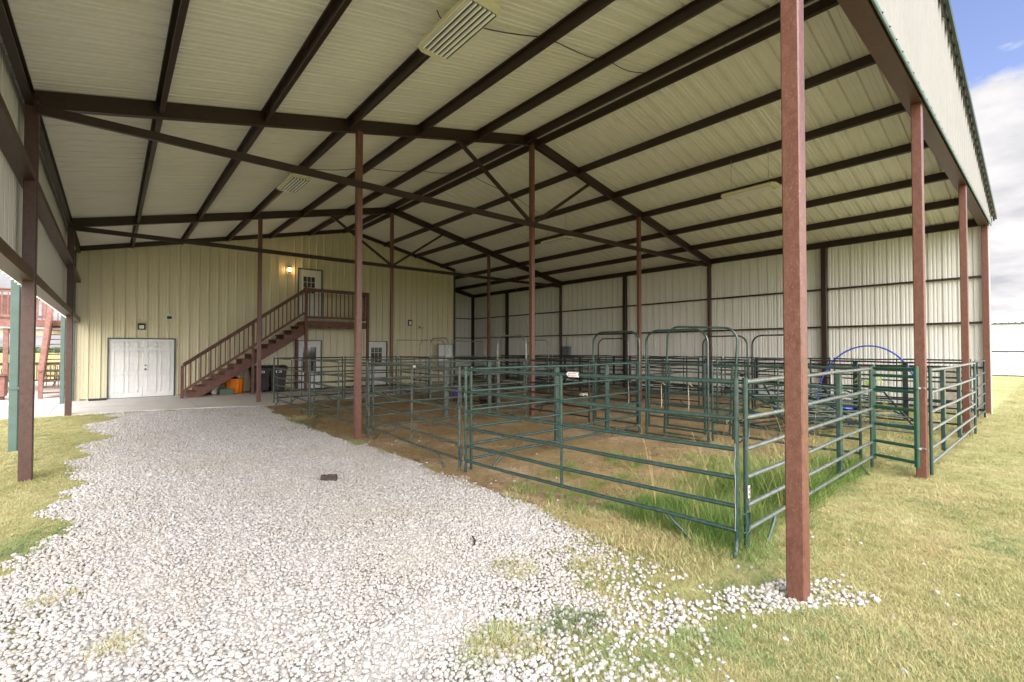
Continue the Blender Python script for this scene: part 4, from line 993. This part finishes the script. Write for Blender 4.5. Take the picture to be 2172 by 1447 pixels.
def inside(pts, x, y):
    c = False; j = len(pts) - 1
    for i in range(len(pts)):
        xi, yi = pts[i]; xj, yj = pts[j]
        if (yi > y) != (yj > y) and x < (xj - xi) * (y - yi) / (yj - yi) + xi: c = not c
        j = i
    return c
def nz(x, y, s, o=0): return mnoise.noise(Vector((x * s, y * s, o)))
def in_view(x, y, m=.1, near=1.9):
    f = x * math.sin(YAW) + y * math.cos(YAW); r = x * math.cos(YAW) - y * math.sin(YAW)
    return f > near and abs(r) < f * 1.12 + m + .3
# ragged weights: how gravelly a spot is
def gravelness(x, y):
    g = 1.
    # right edge along the fence, left edge along the open side
    xr = 3.42 + .22 * nz(x, y, 1.1, 5) + .10 * nz(x, y, 4, 6)
    if y < 1.6: xr = 3.9 - (1.6 - y) * .4 + .2 * nz(x, y, 2, 7)
    if y > 8: xr = 3.25 + .2 * nz(x, y, .9, 5)
    if y > 14: xr = 3.4
    xl = -.40 + .34 * nz(x, y, .8, 8) + .26 * nz(x * .6, y, 3, 9)
    if 4.9 < y < 5.9: xl -= .15
    if y > 9: xl += (min(y, 15) - 9) * .06 + .5 * nz(x * .4, y, 1.3, 2)
    if y < 4.6: xl = -.55 - (4.6 - y) * .5 + .2 * nz(x, y, 2, 9)
    dr = xr - x; dl = x - xl
    g = min(1, max(0, dr / .12 + .5)) * min(1, max(0, dl / .18 + .5))
    # grass eats into the near right part, in front of the big post
    e = (x - 1.55) * .62 - (y - 1.72) * .78      # distance beyond a line running to the lower right
    band = e + .55 * nz(x, y, 1.5, 11) + .45 * nz(x, y, 3.5, 12)
    g2 = (1 - min(1, max(0, (band + .1) / 1.25))) ** 1.2
    # a tongue of stones runs past the foot of the post
    ton = abs((y - 1.22) + (x - 3.5) * .55) < .17 + .12 * nz(x, y, 2.5, 15) and x > 2.2 and x < 4.0
    if ton: g2 = max(g2, .62 if x < 3.2 else .8 - max(0, x - 3.6) * 1.2)
    return g * g2 if not ton else g2 * .9
peb = pebble_variants(); rnd = random.Random(11); pts = []
step = .0238
y = -.2
while y < 16.4:
    x = -1.6; st_ = step * (1 if y < 7 else 1.12 if y < 11 else 1.3)
    while x < 4.2:
        px, py = x + rnd.uniform(-.5, .5) * st_, y + rnd.uniform(-.5, .5) * st_
        if in_view(px, py, near=1.6):
            slab_y = 16.3 if px < .6 else 16.3 - (px - .6) * .33
            g = gravelness(px, py)
            if py < slab_y + .02 and rnd.random() < g:
                s = rnd.uniform(.62, 1.22) * (1.4 if rnd.random() < .07 else 1) * (1.0 if y < 7 else 1.15)
                pts.append((px, py, .010 + rnd.uniform(0, .012) + .010 * nz(px, py, 2.2, 1), s))
        x += st_
    y += st_
# strays
for k in range(170):
    px, py = rnd.uniform(1.5, 5.0), rnd.uniform(.2, 9); 
    if in_view(px, py): pts.append((px, py, .015, rnd.uniform(.8, 1.3)))
for k in range(26):
    px, py = rnd.uniform(4, 8), rnd.uniform(4, 9); pts.append((px, py, .015, rnd.uniform(.8, 1.4)))
print('pebbles', len(pts))
scatter('gravel', pts, peb, .0130, .0200, tilt=.75)

# lawn
lawn = tuft_variants('lawn_tuft', 'lawnblade', 46, .07, .027, .0028, .022, .016, 7, 2)
pts = []
def lawn_at(px, py, s): pts.append((px, py, .0, s))
for k in range(125000):
    # denser near the camera
    f = 1.8 + 42 * rnd.random() ** 2.3; r = f * rnd.uniform(-1.15, 1.15)
    px = f * math.sin(YAW) + r * math.cos(YAW); py = f * math.cos(YAW) - r * math.sin(YAW)
    right = py < 1.75 and px > 2.0 or (px > 8.3 and py < 2.6) or (px > 1.3 and px < 3.9 and py < 3.6)
    left = px < .3 and py > 2.5 and py < 16.6
    if not (right or left): continue
    if px > 17.45 and py > 1.1: continue
    g = gravelness(px, py) if px < 4.3 else 0
    if rnd.random() < (1 - g) ** 1.25 * (1 if g < .98 else .0):
        s = (.75 + .5 * rnd.random()) * (1 + .35 * nz(px, py, .9, 20)) * min(1, .62 + f * .07) * (1 + max(0, f - 6) * .05) * (.8 if f > 20 else 1)
        lawn_at(px, py, s)
print('lawn', len(pts))
scatter('grass', pts, lawn, .8, 1.25, tilt=.25)
glawn = tuft_variants('green_tuft', 'greenblade', 30, .06, .03, .0038, .04, .03, 5, 2)
pts = []
for k in range(9000):
    px, py = rnd.uniform(1.3, 7), rnd.uniform(-1.5, 2.2)
    if not in_view(px, py, near=1.6): continue
    g = gravelness(px, py)
    near_patch = max(0, 1 - math.hypot(px - 3.0, py - .75) / 1.1)
    if nz(px, py, 1.1, 61) + .35 * nz(px, py, 4, 62) + near_patch * .75 > .22 and rnd.random() < (1 - g) * .75: pts.append((px, py, .002, rnd.uniform(.7, 1.1)))
for cx_, cy_, r_ in ((1.7, 2.05, .3), (2.1, 1.6, .3), (2.5, 1.35, .3)):
    for k in range(60):
        a = rnd.uniform(0, 2 * PI); q = r_ * math.sqrt(rnd.random()); pts.append((cx_ + q * math.cos(a), cy_ + q * math.sin(a) * .6, .012, rnd.uniform(.7, 1.1)))
for k in range(2500):
    px, py = rnd.uniform(-2.2, -.1), rnd.uniform(4, 9)
    if nz(px, py, 1.3, 63) > .22 and rnd.random() < 1 - gravelness(px, py): pts.append((px, py, .002, rnd.uniform(.9, 1.5)))
scatter('grass', pts, glawn, .8, 1.2, tilt=.25)
# short grass spreading in the near pens and on the dirt edge
pts = []
for k in range(26000):
    px, py = rnd.uniform(3.3, 12.8), rnd.uniform(1.75, 5.2)
    if not in_view(px, py): continue
    d = nz(px, py, .8, 31) + .5 * nz(px, py, 3, 32) + (3.35 - py) * .55 + (.12 if px > 8.3 else 0)
    if px < 3.75 and py < 4.2: d += .35 * (4.2 - py) / 2 
    if rnd.random() < max(0, min(.9, d * .9 + .15)): pts.append((px, py, 0, rnd.uniform(.9, 1.7)))
for k in range(9000):
    px, py = rnd.uniform(12.5, 17.3), rnd.uniform(1.2, 6)
    if rnd.random() < .8 - (py - 1.2) * .14: pts.append((px, py, 0, rnd.uniform(1.2, 2.2)))
print('pen grass', len(pts))
scatter('grass', pts, lawn, .9, 1.5, tilt=.3)
# tall lush grass behind the near corner and pale-tinted rails
tall = tuft_variants('tall_tuft', 'tallblade', 20, .12, .33, .0066, .18, .22, 8, 5)
pts = []
for k in range(5200):
    px, py = rnd.uniform(3.95, 8.2), rnd.uniform(1.78, 3.9)
    d = .80 - (py - 1.8) * .46 - max(0, px - 7) * .3 + .6 * nz(px, py, 1.1, 41)
    if rnd.random() < max(0, d) * .8: pts.append((px, py, 0, (.42 + .9 * max(0, min(1, d)) * max(.25, min(1, 1.9 - (py - 1.8) * 1.1 ))) * rnd.uniform(.55, 1.15)))
for k in range(900):
    px, py = rnd.uniform(3.7, 6.2), rnd.uniform(1.9, 4.6)
    if nz(px, py, 1.6, 44) > .0: pts.append((px, py, 0, rnd.uniform(.25, .62)))
for k in range(240):
    px, py = rnd.uniform(8.4, 16.5), rnd.uniform(1.4, 2.8)
    if nz(px, py, 1.2, 45) > -.1: pts.append((px, py, 0, rnd.uniform(.4, .75)))
for k in range(60): pts.append((rnd.uniform(3.75, 5.2), rnd.uniform(1.55, 2.2), 0, rnd.uniform(.4, .8)))
print('tall', len(pts))
scatter('tall_grass', pts, tall, .8, 1.2, tilt=.12)
# seed stalks
stalk = hidden_coll('stalks')
for k in range(4):
    vs = []; fs = []; r2 = random.Random(60 + k)
    for i in range(3):
        a = r2.uniform(0, 2 * PI); h_ = r2.uniform(.55, .85); blade(vs, fs, 0, 0, 0, a, .12, h_, .004, .22, 7)
        for q in range(7):
            t = .72 + .04 * q; rr = .12 * t + .22 * t * t
            blade(vs, fs, math.cos(a) * rr, math.sin(a) * rr, h_ * t * .95, a + r2.uniform(-1.3, 1.3), .05, .03, .004, .03, 2)
    me = bpy.data.meshes.new('stalk'); me.from_pydata(vs, [], fs); me.materials.append(M['hay']); stalk.objects.link(bpy.data.objects.new('stalk', me))
scatter('seed_stalks', [(rnd.uniform(4.1, 7.8), rnd.uniform(1.8, 2.7), 0, 1.) for k in range(46)] + [(rnd.uniform(8.6, 12), rnd.uniform(1.5, 2.6), 0, .8) for k in range(16)], stalk, .75, 1.15, tilt=.1)
# straw and hay on the dirt
straw = hidden_coll('straw')
for k in range(4):
    vs = []; fs = []; r2 = random.Random(80 + k)
    for i in range(16):
        x, y = r2.uniform(-.14, .14), r2.uniform(-.14, .14); a = r2.uniform(0, PI); l_ = r2.uniform(.03, .09); dx, dy = math.cos(a) * l_, math.sin(a) * l_; z0, z1 = r2.uniform(.004, .02), r2.uniform(.004, .03)
        px, py = -math.sin(a) * .0016, math.cos(a) * .0016; o_ = len(vs)
        vs += [(x - dx + px, y - dy + py, z0), (x - dx - px, y - dy - py, z0), (x + dx - px, y + dy - py, z1), (x + dx + px, y + dy + py, z1)]; fs.append((o_, o_ + 1, o_ + 2, o_ + 3))
    me = bpy.data.meshes.new('straw'); me.from_pydata(vs, [], fs); me.materials.append(M['hay']); straw.objects.link(bpy.data.objects.new('straw', me))
pts = []
for k in range(26000):
    px, py = rnd.uniform(3.4, 12.8), rnd.uniform(2.2, 15.6)
    if in_view(px, py) and nz(px, py, .9, 50) + .35 > rnd.random() * .8: pts.append((px, py, max(0, dz(px, py)) + .003, rnd.uniform(.7, 1.3)))
for k in range(160): pts.append((rnd.uniform(4.2, 8.5), rnd.uniform(.6, 1.8), .012, rnd.uniform(.5, .8)))
scatter('straw', pts, straw, .8, 1.2, tilt=.05)
# clods and droppings on the pen floor
cl_ = hidden_coll('clods'); M['clod'] = mat('dark clods', (.13, .085, .05), (.25, .17, .11), rough=.95, scale=1.5)
for ob_ in list(peb.objects)[:4]:
    me = ob_.data.copy(); me.materials.clear(); me.materials.append(M['clod']); cl_.objects.link(bpy.data.objects.new('clod', me))
pts = []
for k in range(9000):
    px, py = rnd.uniform(3.6, 12.8), rnd.uniform(2.8, 15.4)
    if in_view(px, py) and nz(px, py, 1.7, 70) > .02: pts.append((px, py, max(0, dz(px, py)), rnd.uniform(.35, 1.0) * (2. if rnd.random() < .03 else 1)))
scatter('clods', pts, cl_, .012, .026, tilt=.6)
# green weed patches growing in the gravel
wd = tuft_variants('weed_tuft', 'weed', 26, .075, .04, .006, .05, .02, 4, 2)
def patch(cx_, cy_, rx, ry, n, s, name, label, col=wd, ang=YAW):
    ps = []; r2 = random.Random(int(cx_ * 100 + cy_ * 10))
    for i in range(n):
        a = r2.uniform(0, 2 * PI); q = math.sqrt(r2.random()); u = rx * q * math.cos(a); v = ry * q * math.sin(a)
        ps.append((cx_ + u * math.cos(-ang) - v * math.sin(-ang), cy_ + u * math.sin(-ang) + v * math.cos(-ang), .015, s * r2.uniform(.6, 1.2)))
    return scatter(name, ps, col, .8, 1.2, tilt=.3)
patch(2.17, 1.98, .23, .12, 30, .8, 'weed_patch', '')
patch(-.30, 4.42, .13, .10, 22, 1.0, 'weed_patch', '', lawn)
patch(.04, 3.45, .12, .1, 10, 1.2, 'weed_patch', '', lawn)
patch(-.05, 10.7, .22, .1, 14, 1.2, 'weed_patch', '', lawn)
patch(2.35, 2.75, .16, .2, 30, 1.2, 'weed_patch', '', lawn)
patch(2.85, 2.35, .2, .12, 30, 1.2, 'weed_patch', '', lawn)
patch(1.72, 2.05, .22, .12, 30, 1.5, 'weed_patch', '', lawn)
patch(2.45, 8.2, .15, .1, 12, 1., 'weed_patch', '', lawn)
patch(2.9, 10.6, .35, .2, 16, .9, 'weed_patch', '')
patch(3.45, 11.2, .3, .4, 22, 1.2, 'weed_patch', '')
patch(3.55, 12.0, .2, .3, 26, 2.2, 'weed_patch', '', lawn)
for x_, y_, r_ in ((.3, 16.1, .5), (1.3, 15.8, .35), (-.3, 15.2, .4), (1.9, 14.9, .3), (2.6, 13.6, .3)):
    patch(x_, y_, r_, .12, 26, 1.3, 'weed_patch', '', lawn, 0)

# broad-leafed sapling behind the bright gate
o = thing('sapling', 'young broad-leaved plant growing behind the narrow bright gate', 'plant', (9.75, 2.05, 0))
mb = MB(); mb.tube([(0, 0, 0), (.03, .02, .5), (-.01, .03, .95), (.04, .0, 1.38)], [.012, .010, .007, .004], 6)
for z, a in ((.75, .5), (.95, 2.4), (1.1, 4.3), (1.2, 1.2)): mb.tube([(0, .02, z), (.12 * math.cos(a), .02 + .12 * math.sin(a), z + .07)], .003, 5)
mb.build('stem', 'greenbox', o)
mb = MB(); r2 = random.Random(5)
for i in range(22):
    a = r2.uniform(0, 2 * PI); z = r2.uniform(.7, 1.4); R = r2.uniform(.05, .17); c_ = Vector((R * math.cos(a), R * math.sin(a), z)); s = r2.uniform(.04, .075)
    d = Vector((math.cos(a), math.sin(a), r2.uniform(-.9, -.1))).normalized(); sd_ = d.cross(Vector((0, 0, 1))).normalized(); up_ = sd_.cross(d)
    pr = [(0, 0, 0), (.35, .55, .08), (.9, .62, .03), (1.5, .35, -.05), (1.9, 0, -.18), (1.5, -.35, -.05), (.9, -.62, .03), (.35, -.55, .08)]
    vs = [c_ + d * s * p_[0] + sd_ * s * p_[1] + up_ * s * p_[2] for p_ in pr] + [c_ + d * s * .9 - up_ * s * .08]
    mb.add(vs, [(8, k_, (k_ + 1) % 8) for k_ in range(8)])
mb.build('leaves', 'leaf', o)

# ------------------------------------------------------------------ outside on the left: deck, stair, patio rail
dk = thing('raised_deck', 'faded red raised timber deck with slatted railing left of the cream building', 'deck', (-4.5, 26, .03))
def db(mb, name, m='woodpale', par=None):
    o = mb.build(name, m, par or dk); o.location = (4.5, -26, -.03); return o
ZD = 2.86
mb = MB()
for i in range(28): mb.box((-9, 26 + i * .143, ZD - .03), (-1.0, 26 + i * .143 + .135, ZD))
db(mb, 'deck_floor')
mb = MB(); mb.box((-9, 25.96, ZD - .30), (-1.0, 25.998, ZD - .0)); db(mb, 'rim_board')
mb = MB(); mb.box((-9, 25.95, ZD - .345), (-1.0, 26.0, ZD - .305)); db(mb, 'fascia_trim', 'white')
mb = MB(); 
pr = []
for i in range(81):
    x = -9 + 8 * i / 80; pr.append((x, ZD - .56 - .035 * abs(math.sin(i * PI / 6))))
vs = [(x, 26.2, ZD - .35) for x, z in pr] + [(x, 26.2, z) for x, z in pr] + [(x, 26.215, ZD - .35) for x, z in pr] + [(x, 26.215, z) for x, z in pr]; n = 81
mb.add(vs, [(i, i + 1, n + i + 1, n + i) for i in range(80)] + [(2 * n + i, 2 * n + i + 1, 3 * n + i + 1, 3 * n + i) for i in range(80)] + [(n + i, n + i + 1, 3 * n + i + 1, 3 * n + i) for i in range(80)]); db(mb, 'awning_valance', 'endwall')
for x in (-8.8, -6, -3.05): 
    for y in (26.1, 29.9): mb = MB(); mb.sq((x, y, .03), (x, y, ZD - .3), .14, up=(0, 1, 0)); db(mb, 'deck_post')
def drail(p, q, nb, h=1.15, par=dk, z=ZD, mid=True, wood='woodpale'):
    r = sub('railing', par); p = Vector((*p, z)); q = Vector((*q, z)); U = Vector((0, 0, 1)); off = (4.5, -26, -.03) if par is dk else None
    def rb(mb, nm): 
        o = mb.build(nm, wood, r)
        if off: o.location = off
        else: o.location = (-par.location.x, -par.location.y, -par.location.z)
    mb = MB(); mb.sq(p + U * h, q + U * h, .14, .04); mb.sq(p + U * (h - .07), q + U * (h - .07), .04, .09); rb(mb, 'handrail')
    mb = MB(); mb.sq(p + U * .12, q + U * .12, .04, .09); rb(mb, 'bottom_rail')
    for i in range(nb):
        b = p.lerp(q, (i + .5) / nb); mb = MB(); mb.sq(b + U * .16, b + U * (h - .11), .036, up=(0, 1, 0), c=.003); rb(mb, 'baluster')
    for i in range(3):
        b = p.lerp(q, i / 2); mb = MB(); mb.sq(b - U * .2, b + U * (h + .02), .095, up=(0, 1, 0)); rb(mb, 'rail_post')
drail((-9, 25.93), (-1.95, 25.93), 44); drail((-9, 29.9), (-1.1, 29.9), 46)
mb = MB(); mb.box((-3.6, 26.3, ZD + .0), (-2.75, 27.0, ZD + .95)); db(mb, 'built_in_bench')
so_ = thing('outdoor_stair', 'faded red open tread stair climbing to the raised deck outside the left side', 'stair', (-1.35, 22.4, .03))
def ob(mb, name): o = mb.build(name, 'woodpale', so_); o.location = (1.35, -22.4, -.03)
XA, XC_ = -1.80, -.99
for x in (XA, XC_):
    mb = MB(); mb.bar((x, 22.45, .15), (x, 25.95, ZD - .12), [(-.022, -.15), (.022, -.15), (.022, .15), (-.022, .15)]); ob(mb, 'stringer')
for k in range(14):
    t = (k + 1) / 15; mb = MB(); mb.box((XA + .024, 22.4 + 3.55 * t, .03 + (ZD - .03) * t - .035), (XC_ - .024, 22.4 + 3.55 * t + .27, .03 + (ZD - .03) * t)); ob(mb, 'tread')
mb = MB(); mb.bar((XA, 22.35, .98), (XA, 25.9, ZD + 1.12), [(-.07, -.02), (.07, -.02), (.07, .02), (-.07, .02)]); mb.bar((XA, 22.35, .90), (XA, 25.9, ZD + 1.04), [(-.02, -.06), (.02, -.06), (.02, .06), (-.02, .06)]); ob(mb, 'handrail')
mb = MB(); mb.sq((XA, 22.4, .03), (XA, 22.4, .98), .12, up=(0, 1, 0)); ob(mb, 'newel_post')
for k in range(22):
    t = (k + .7) / 23; mb = MB(); y = 22.4 + 3.5 * t; mb.sq((XA, y, .18 + (ZD - .15) * t), (XA, y, .88 + (ZD + .06) * t), .035, up=(0, 1, 0), c=.003); ob(mb, 'baluster')
pr_ = thing('patio_railing', 'low red brown slatted railing along the far edge of the patio', 'railing', (-4, 33.5, .03))
drail((-9, 33.5), (-1.1, 33.5), 48, h=1.0, par=pr_, z=.03, wood='wood')
o = thing('patio_bar', 'solid red brown timber counter on the patio at the left edge', 'counter', (-3.55, 22.6, .03))
mb = MB()
for i in range(6): mb.box((-.9 + i * .3, 0, .12), (-.9 + i * .3 + .294, .03, .78))
mb.box((-.9, .031, .12), (.9, .55, .78)); mb.build('counter_front', 'woodpale', o)
mb = MB(); mb.sq((-1, .27, .82), (1, .27, .82), .7, .05); mb.build('counter_top', 'wood', o)
for x in (-.8, .8): mb = MB(); mb.box((x - .05, .1, 0), (x + .05, .5, .119)); mb.build('leg', 'wood', o)
# patio table and chairs behind the stair (wrought metal)
def metal_chair(x, y, rz, label):
    o = thing('patio_chair', label, 'chair', (x, y, .03), rz, 'black metal patio chairs')
    for sx_ in (-.22, .22):
        for sy_ in (-.2, .2): mb = MB(); mb.tube([(sx_, sy_, .44), (sx_ * 1.1, sy_ * 1.15, 0)], .012, 6); mb.build('leg', 'dark', o)
    mb = MB(); mb.box((-.24, -.22, .43), (.24, .22, .45)); mb.build('seat', 'dark', o)
    mb = MB(); mb.tube([(-.22, .22, .44), (-.24, .30, .9), (0, .33, 1.0), (.24, .30, .9), (.22, .22, .44)], .012, 6)
    for k in range(-2, 3): mb.tube([(k * .08, .22, .45), (k * .085, .31, .93)], .006, 5)
    mb.build('backrest', 'dark', o)
metal_chair(-2.9, 26.6, .4, 'black metal patio chair left of the outdoor stair'); metal_chair(-1.5, 28.2, -.5, 'black metal patio chair seen through the stair treads'); metal_chair(-1.9, 30.0, 2.6, 'black metal patio chair beyond the patio table')
o = thing('patio_table', 'round black metal patio table behind the outdoor stair', 'table', (-1.8, 29.1, .03))
mb = MB(); mb.lathe([(.02, 0), (.5, .0), (.5, .02), (.001, .025)], 28, (0, 0, .7)); mb.build('tabletop', 'dark', o)
for k in range(3): a = k * 2.1; mb = MB(); mb.tube([(.1 * math.cos(a), .1 * math.sin(a), .7), (.05 * math.cos(a), .05 * math.sin(a), .35), (.35 * math.cos(a), .35 * math.sin(a), 0)], .013, 6); mb.build('leg', 'dark', o)
o = thing('grill', 'black covered grill with red handle beside the building corner on the patio', 'grill', (-1.25, 27.2, .03))
mb = MB(); mb.lathe([(.05, .55), (.22, .6), (.30, .75), (.30, .80)], 20); mb.build('bowl', 'binblack', o)
M['redp'] = mat('red enamel', (.45, .02, .015), rough=.3)
mb = MB(); mb.lathe([(.30, .805), (.28, .92), (.16, 1.02), (0, 1.05)], 20); mb.build('lid', 'redp', o)
for k in range(3): a = k * 2.1 + .4; mb = MB(); mb.rod((.15 * math.cos(a), .15 * math.sin(a), .6), (.3 * math.cos(a), .3 * math.sin(a), 0), .014); mb.build('leg', 'dark', o)

# ------------------------------------------------------------------ outside on the right: white barn, pipe fence
wb = thing('white_barn', 'long low white metal barn with dark scalloped roof edge beyond the lawn', 'barn', (43.5, 0, 0))
mb = MB(); ribbed(mb, (0, -30, 0), (0, 1, 0), (0, 0, 1), (-1, 0, 0), 60, lambda a: .05, lambda a: 3.35, period=1.0, minor=False, h=.04); mb.build('wall', 'bgwhite', wb)
mb = MB()
mb.add([(0, -30, 3.35), (0, 30, 3.35), (10, 30, 4.6), (10, -30, 4.6)], [(0, 1, 2, 3)]); mb.add([(20, -30, 3.35), (20, 30, 3.35), (10, 30, 4.6), (10, -30, 4.6)], [(0, 1, 2, 3)])
mb.add([(0, -30, 0), (20, -30, 0), (20, -30, 3.35), (10, -30, 4.6), (0, -30, 3.35)], [(0, 1, 2, 3, 4)]); mb.add([(0, 30, 0), (20, 30, 0), (20, 30, 3.35), (10, 30, 4.6), (0, 30, 3.35)], [(0, 1, 2, 3, 4)]); mb.build('roof', 'bgwhite', wb)
mb = MB(); mb.box((-.12, -30, 3.33), (-.02, 30, 3.40))
for i in range(198): mb.box((-.13, -29.8 + i * .302, 3.401), (.02, -29.8 + i * .302 + .10, 3.44))
mb.build('eave_trim', 'trim', wb)
mb = MB(); mb.box((-.05, -30, 0), (-.045, 30, .06)); mb.build('base_trim', 'trim', wb)
pf = thing('pipe_fence', 'thin dark pipe and wire fence in front of the white barn', 'fence', (31, 0, 0))
for i in range(13):
    mb = MB(); mb.rod((0, -20 + i * 3.4, 0 if i % 3 == 0 else .35), (0, -20 + i * 3.4, 1.58), .03 if i % 3 == 0 else .012, 8); mb.build('post', 'dark', pf)
for z, r in ((1.60, .032), (1.30, .01), (1.04, .01), (.78, .01), (.50, .01)):
    mb = MB(); mb.rod((0, -20, z), (0, 21, z), r, 8); mb.build('rail', 'dark', pf)

# ------------------------------------------------------------------ distance: hills, tree belt
def ridge(name, dist, a0, a1, h, seed, m, depth=60, n=160):
    mb = MB(); vs = []; fs = []
    for i in range(n + 1):
        a = a0 + (a1 - a0) * i / n; hh = h * (.55 + .35 * mnoise.noise(Vector((a * 4, seed, 0))) + .12 * mnoise.noise(Vector((a * 14, seed, 3))))
        for k, (dd, f) in enumerate(((0, 0), (depth * .4, .7), (depth, 1), (depth * 2.2, .5), (depth * 3.4, 0))):
            vs.append(((dist + dd) * math.sin(a), (dist + dd) * math.cos(a), hh * f - .5))
        if i:
            for k in range(4): o_ = 5 * i + k; fs.append((o_ - 5, o_, o_ + 1, o_ - 4))
    mb.add(vs, fs, 0, True); return structure(mb.build(name, m))
ridge('hills', 1500, -.5, .35, 24, 2, 'hill', 200)
def leaf_cloud(name, mkey, n, sx_, sz_, leaf, seed):
    vs = []; fs = []; r2 = random.Random(seed)
    blobs = [(r2.uniform(-.6, .6) * sx_, r2.uniform(-.4, .4) * sx_, sz_ * r2.uniform(.45, .85), r2.uniform(.3, .5)) for _ in range(7)]
    for i in range(n):
        b = r2.choice(blobs); d = Vector((r2.gauss(0, 1), r2.gauss(0, 1), r2.gauss(0, 1))).normalized() * (r2.random() ** .45)
        c_ = Vector((b[0] + d.x * b[3] * sx_, b[1] + d.y * b[3] * sx_, b[2] + d.z * b[3] * sz_ * .7))
        u = Vector((r2.gauss(0, 1), r2.gauss(0, 1), r2.gauss(0, 1))).normalized(); v = u.orthogonal().normalized(); o_ = len(vs)
        vs += [c_ + u * leaf, c_ + v * leaf, c_ - u * leaf, c_ - v * leaf]; fs.append((o_, o_ + 1, o_ + 2, o_ + 3))
    return vs, fs
def far_tree(x, y, s, label, seed):
    o = thing('tree', label, 'tree', (x, y, 0), 0, 'trees beyond the field on the left')
    vs, fs = leaf_cloud('crown', 'treeleaf', 900, 3.6 * s, 5.2 * s, .22 * s, seed)
    mb = MB(); mb.add(vs, fs); mb.build('crown', 'treeleaf', o)
    mb = MB(); mb.tube([(0, 0, 0), (.1, 0, 1.5 * s), (.2, .1, 3.2 * s)], [.28 * s, .2 * s, .1 * s], 8); mb.tube([(.1, 0, 1.5 * s), (-.8 * s, .3, 3.2 * s)], [.12 * s, .06 * s], 6); mb.build('trunk', 'cedar', o)
k = 0
for a, d, s in ((-.095, 150, .75), (-.075, 170, .9), (-.05, 160, .7), (-.03, 175, .85), (-.11, 180, 1.0), (-.062, 190, 1.0), (-.015, 165, .8), (-.13, 165, .8)):
    far_tree(d * math.sin(a), d * math.cos(a), s * .42, 'dark green tree in the row beyond the field, through the open left side', 100 + k); k += 1
# far-off wood that reads as one mass
allv = []; allf = []
r2 = random.Random(9)
for i in range(90):
    a = -.45 + .62 * i / 90 + r2.uniform(-.003, .003); d = r2.uniform(330, 380); vs, fs = leaf_cloud('w', '', 120, 7, 3.6, .8, 300 + i)
    o_ = len(allv); allv += [(v.x + d * math.sin(a), v.y + d * math.cos(a), v.z - 1) for v in vs]; allf += [tuple(o_ + q for q in f) for f in fs]
mb = MB(); mb.add(allv, allf); o = mb.build('far_wood', 'treeleaf'); o['kind'] = 'stuff'
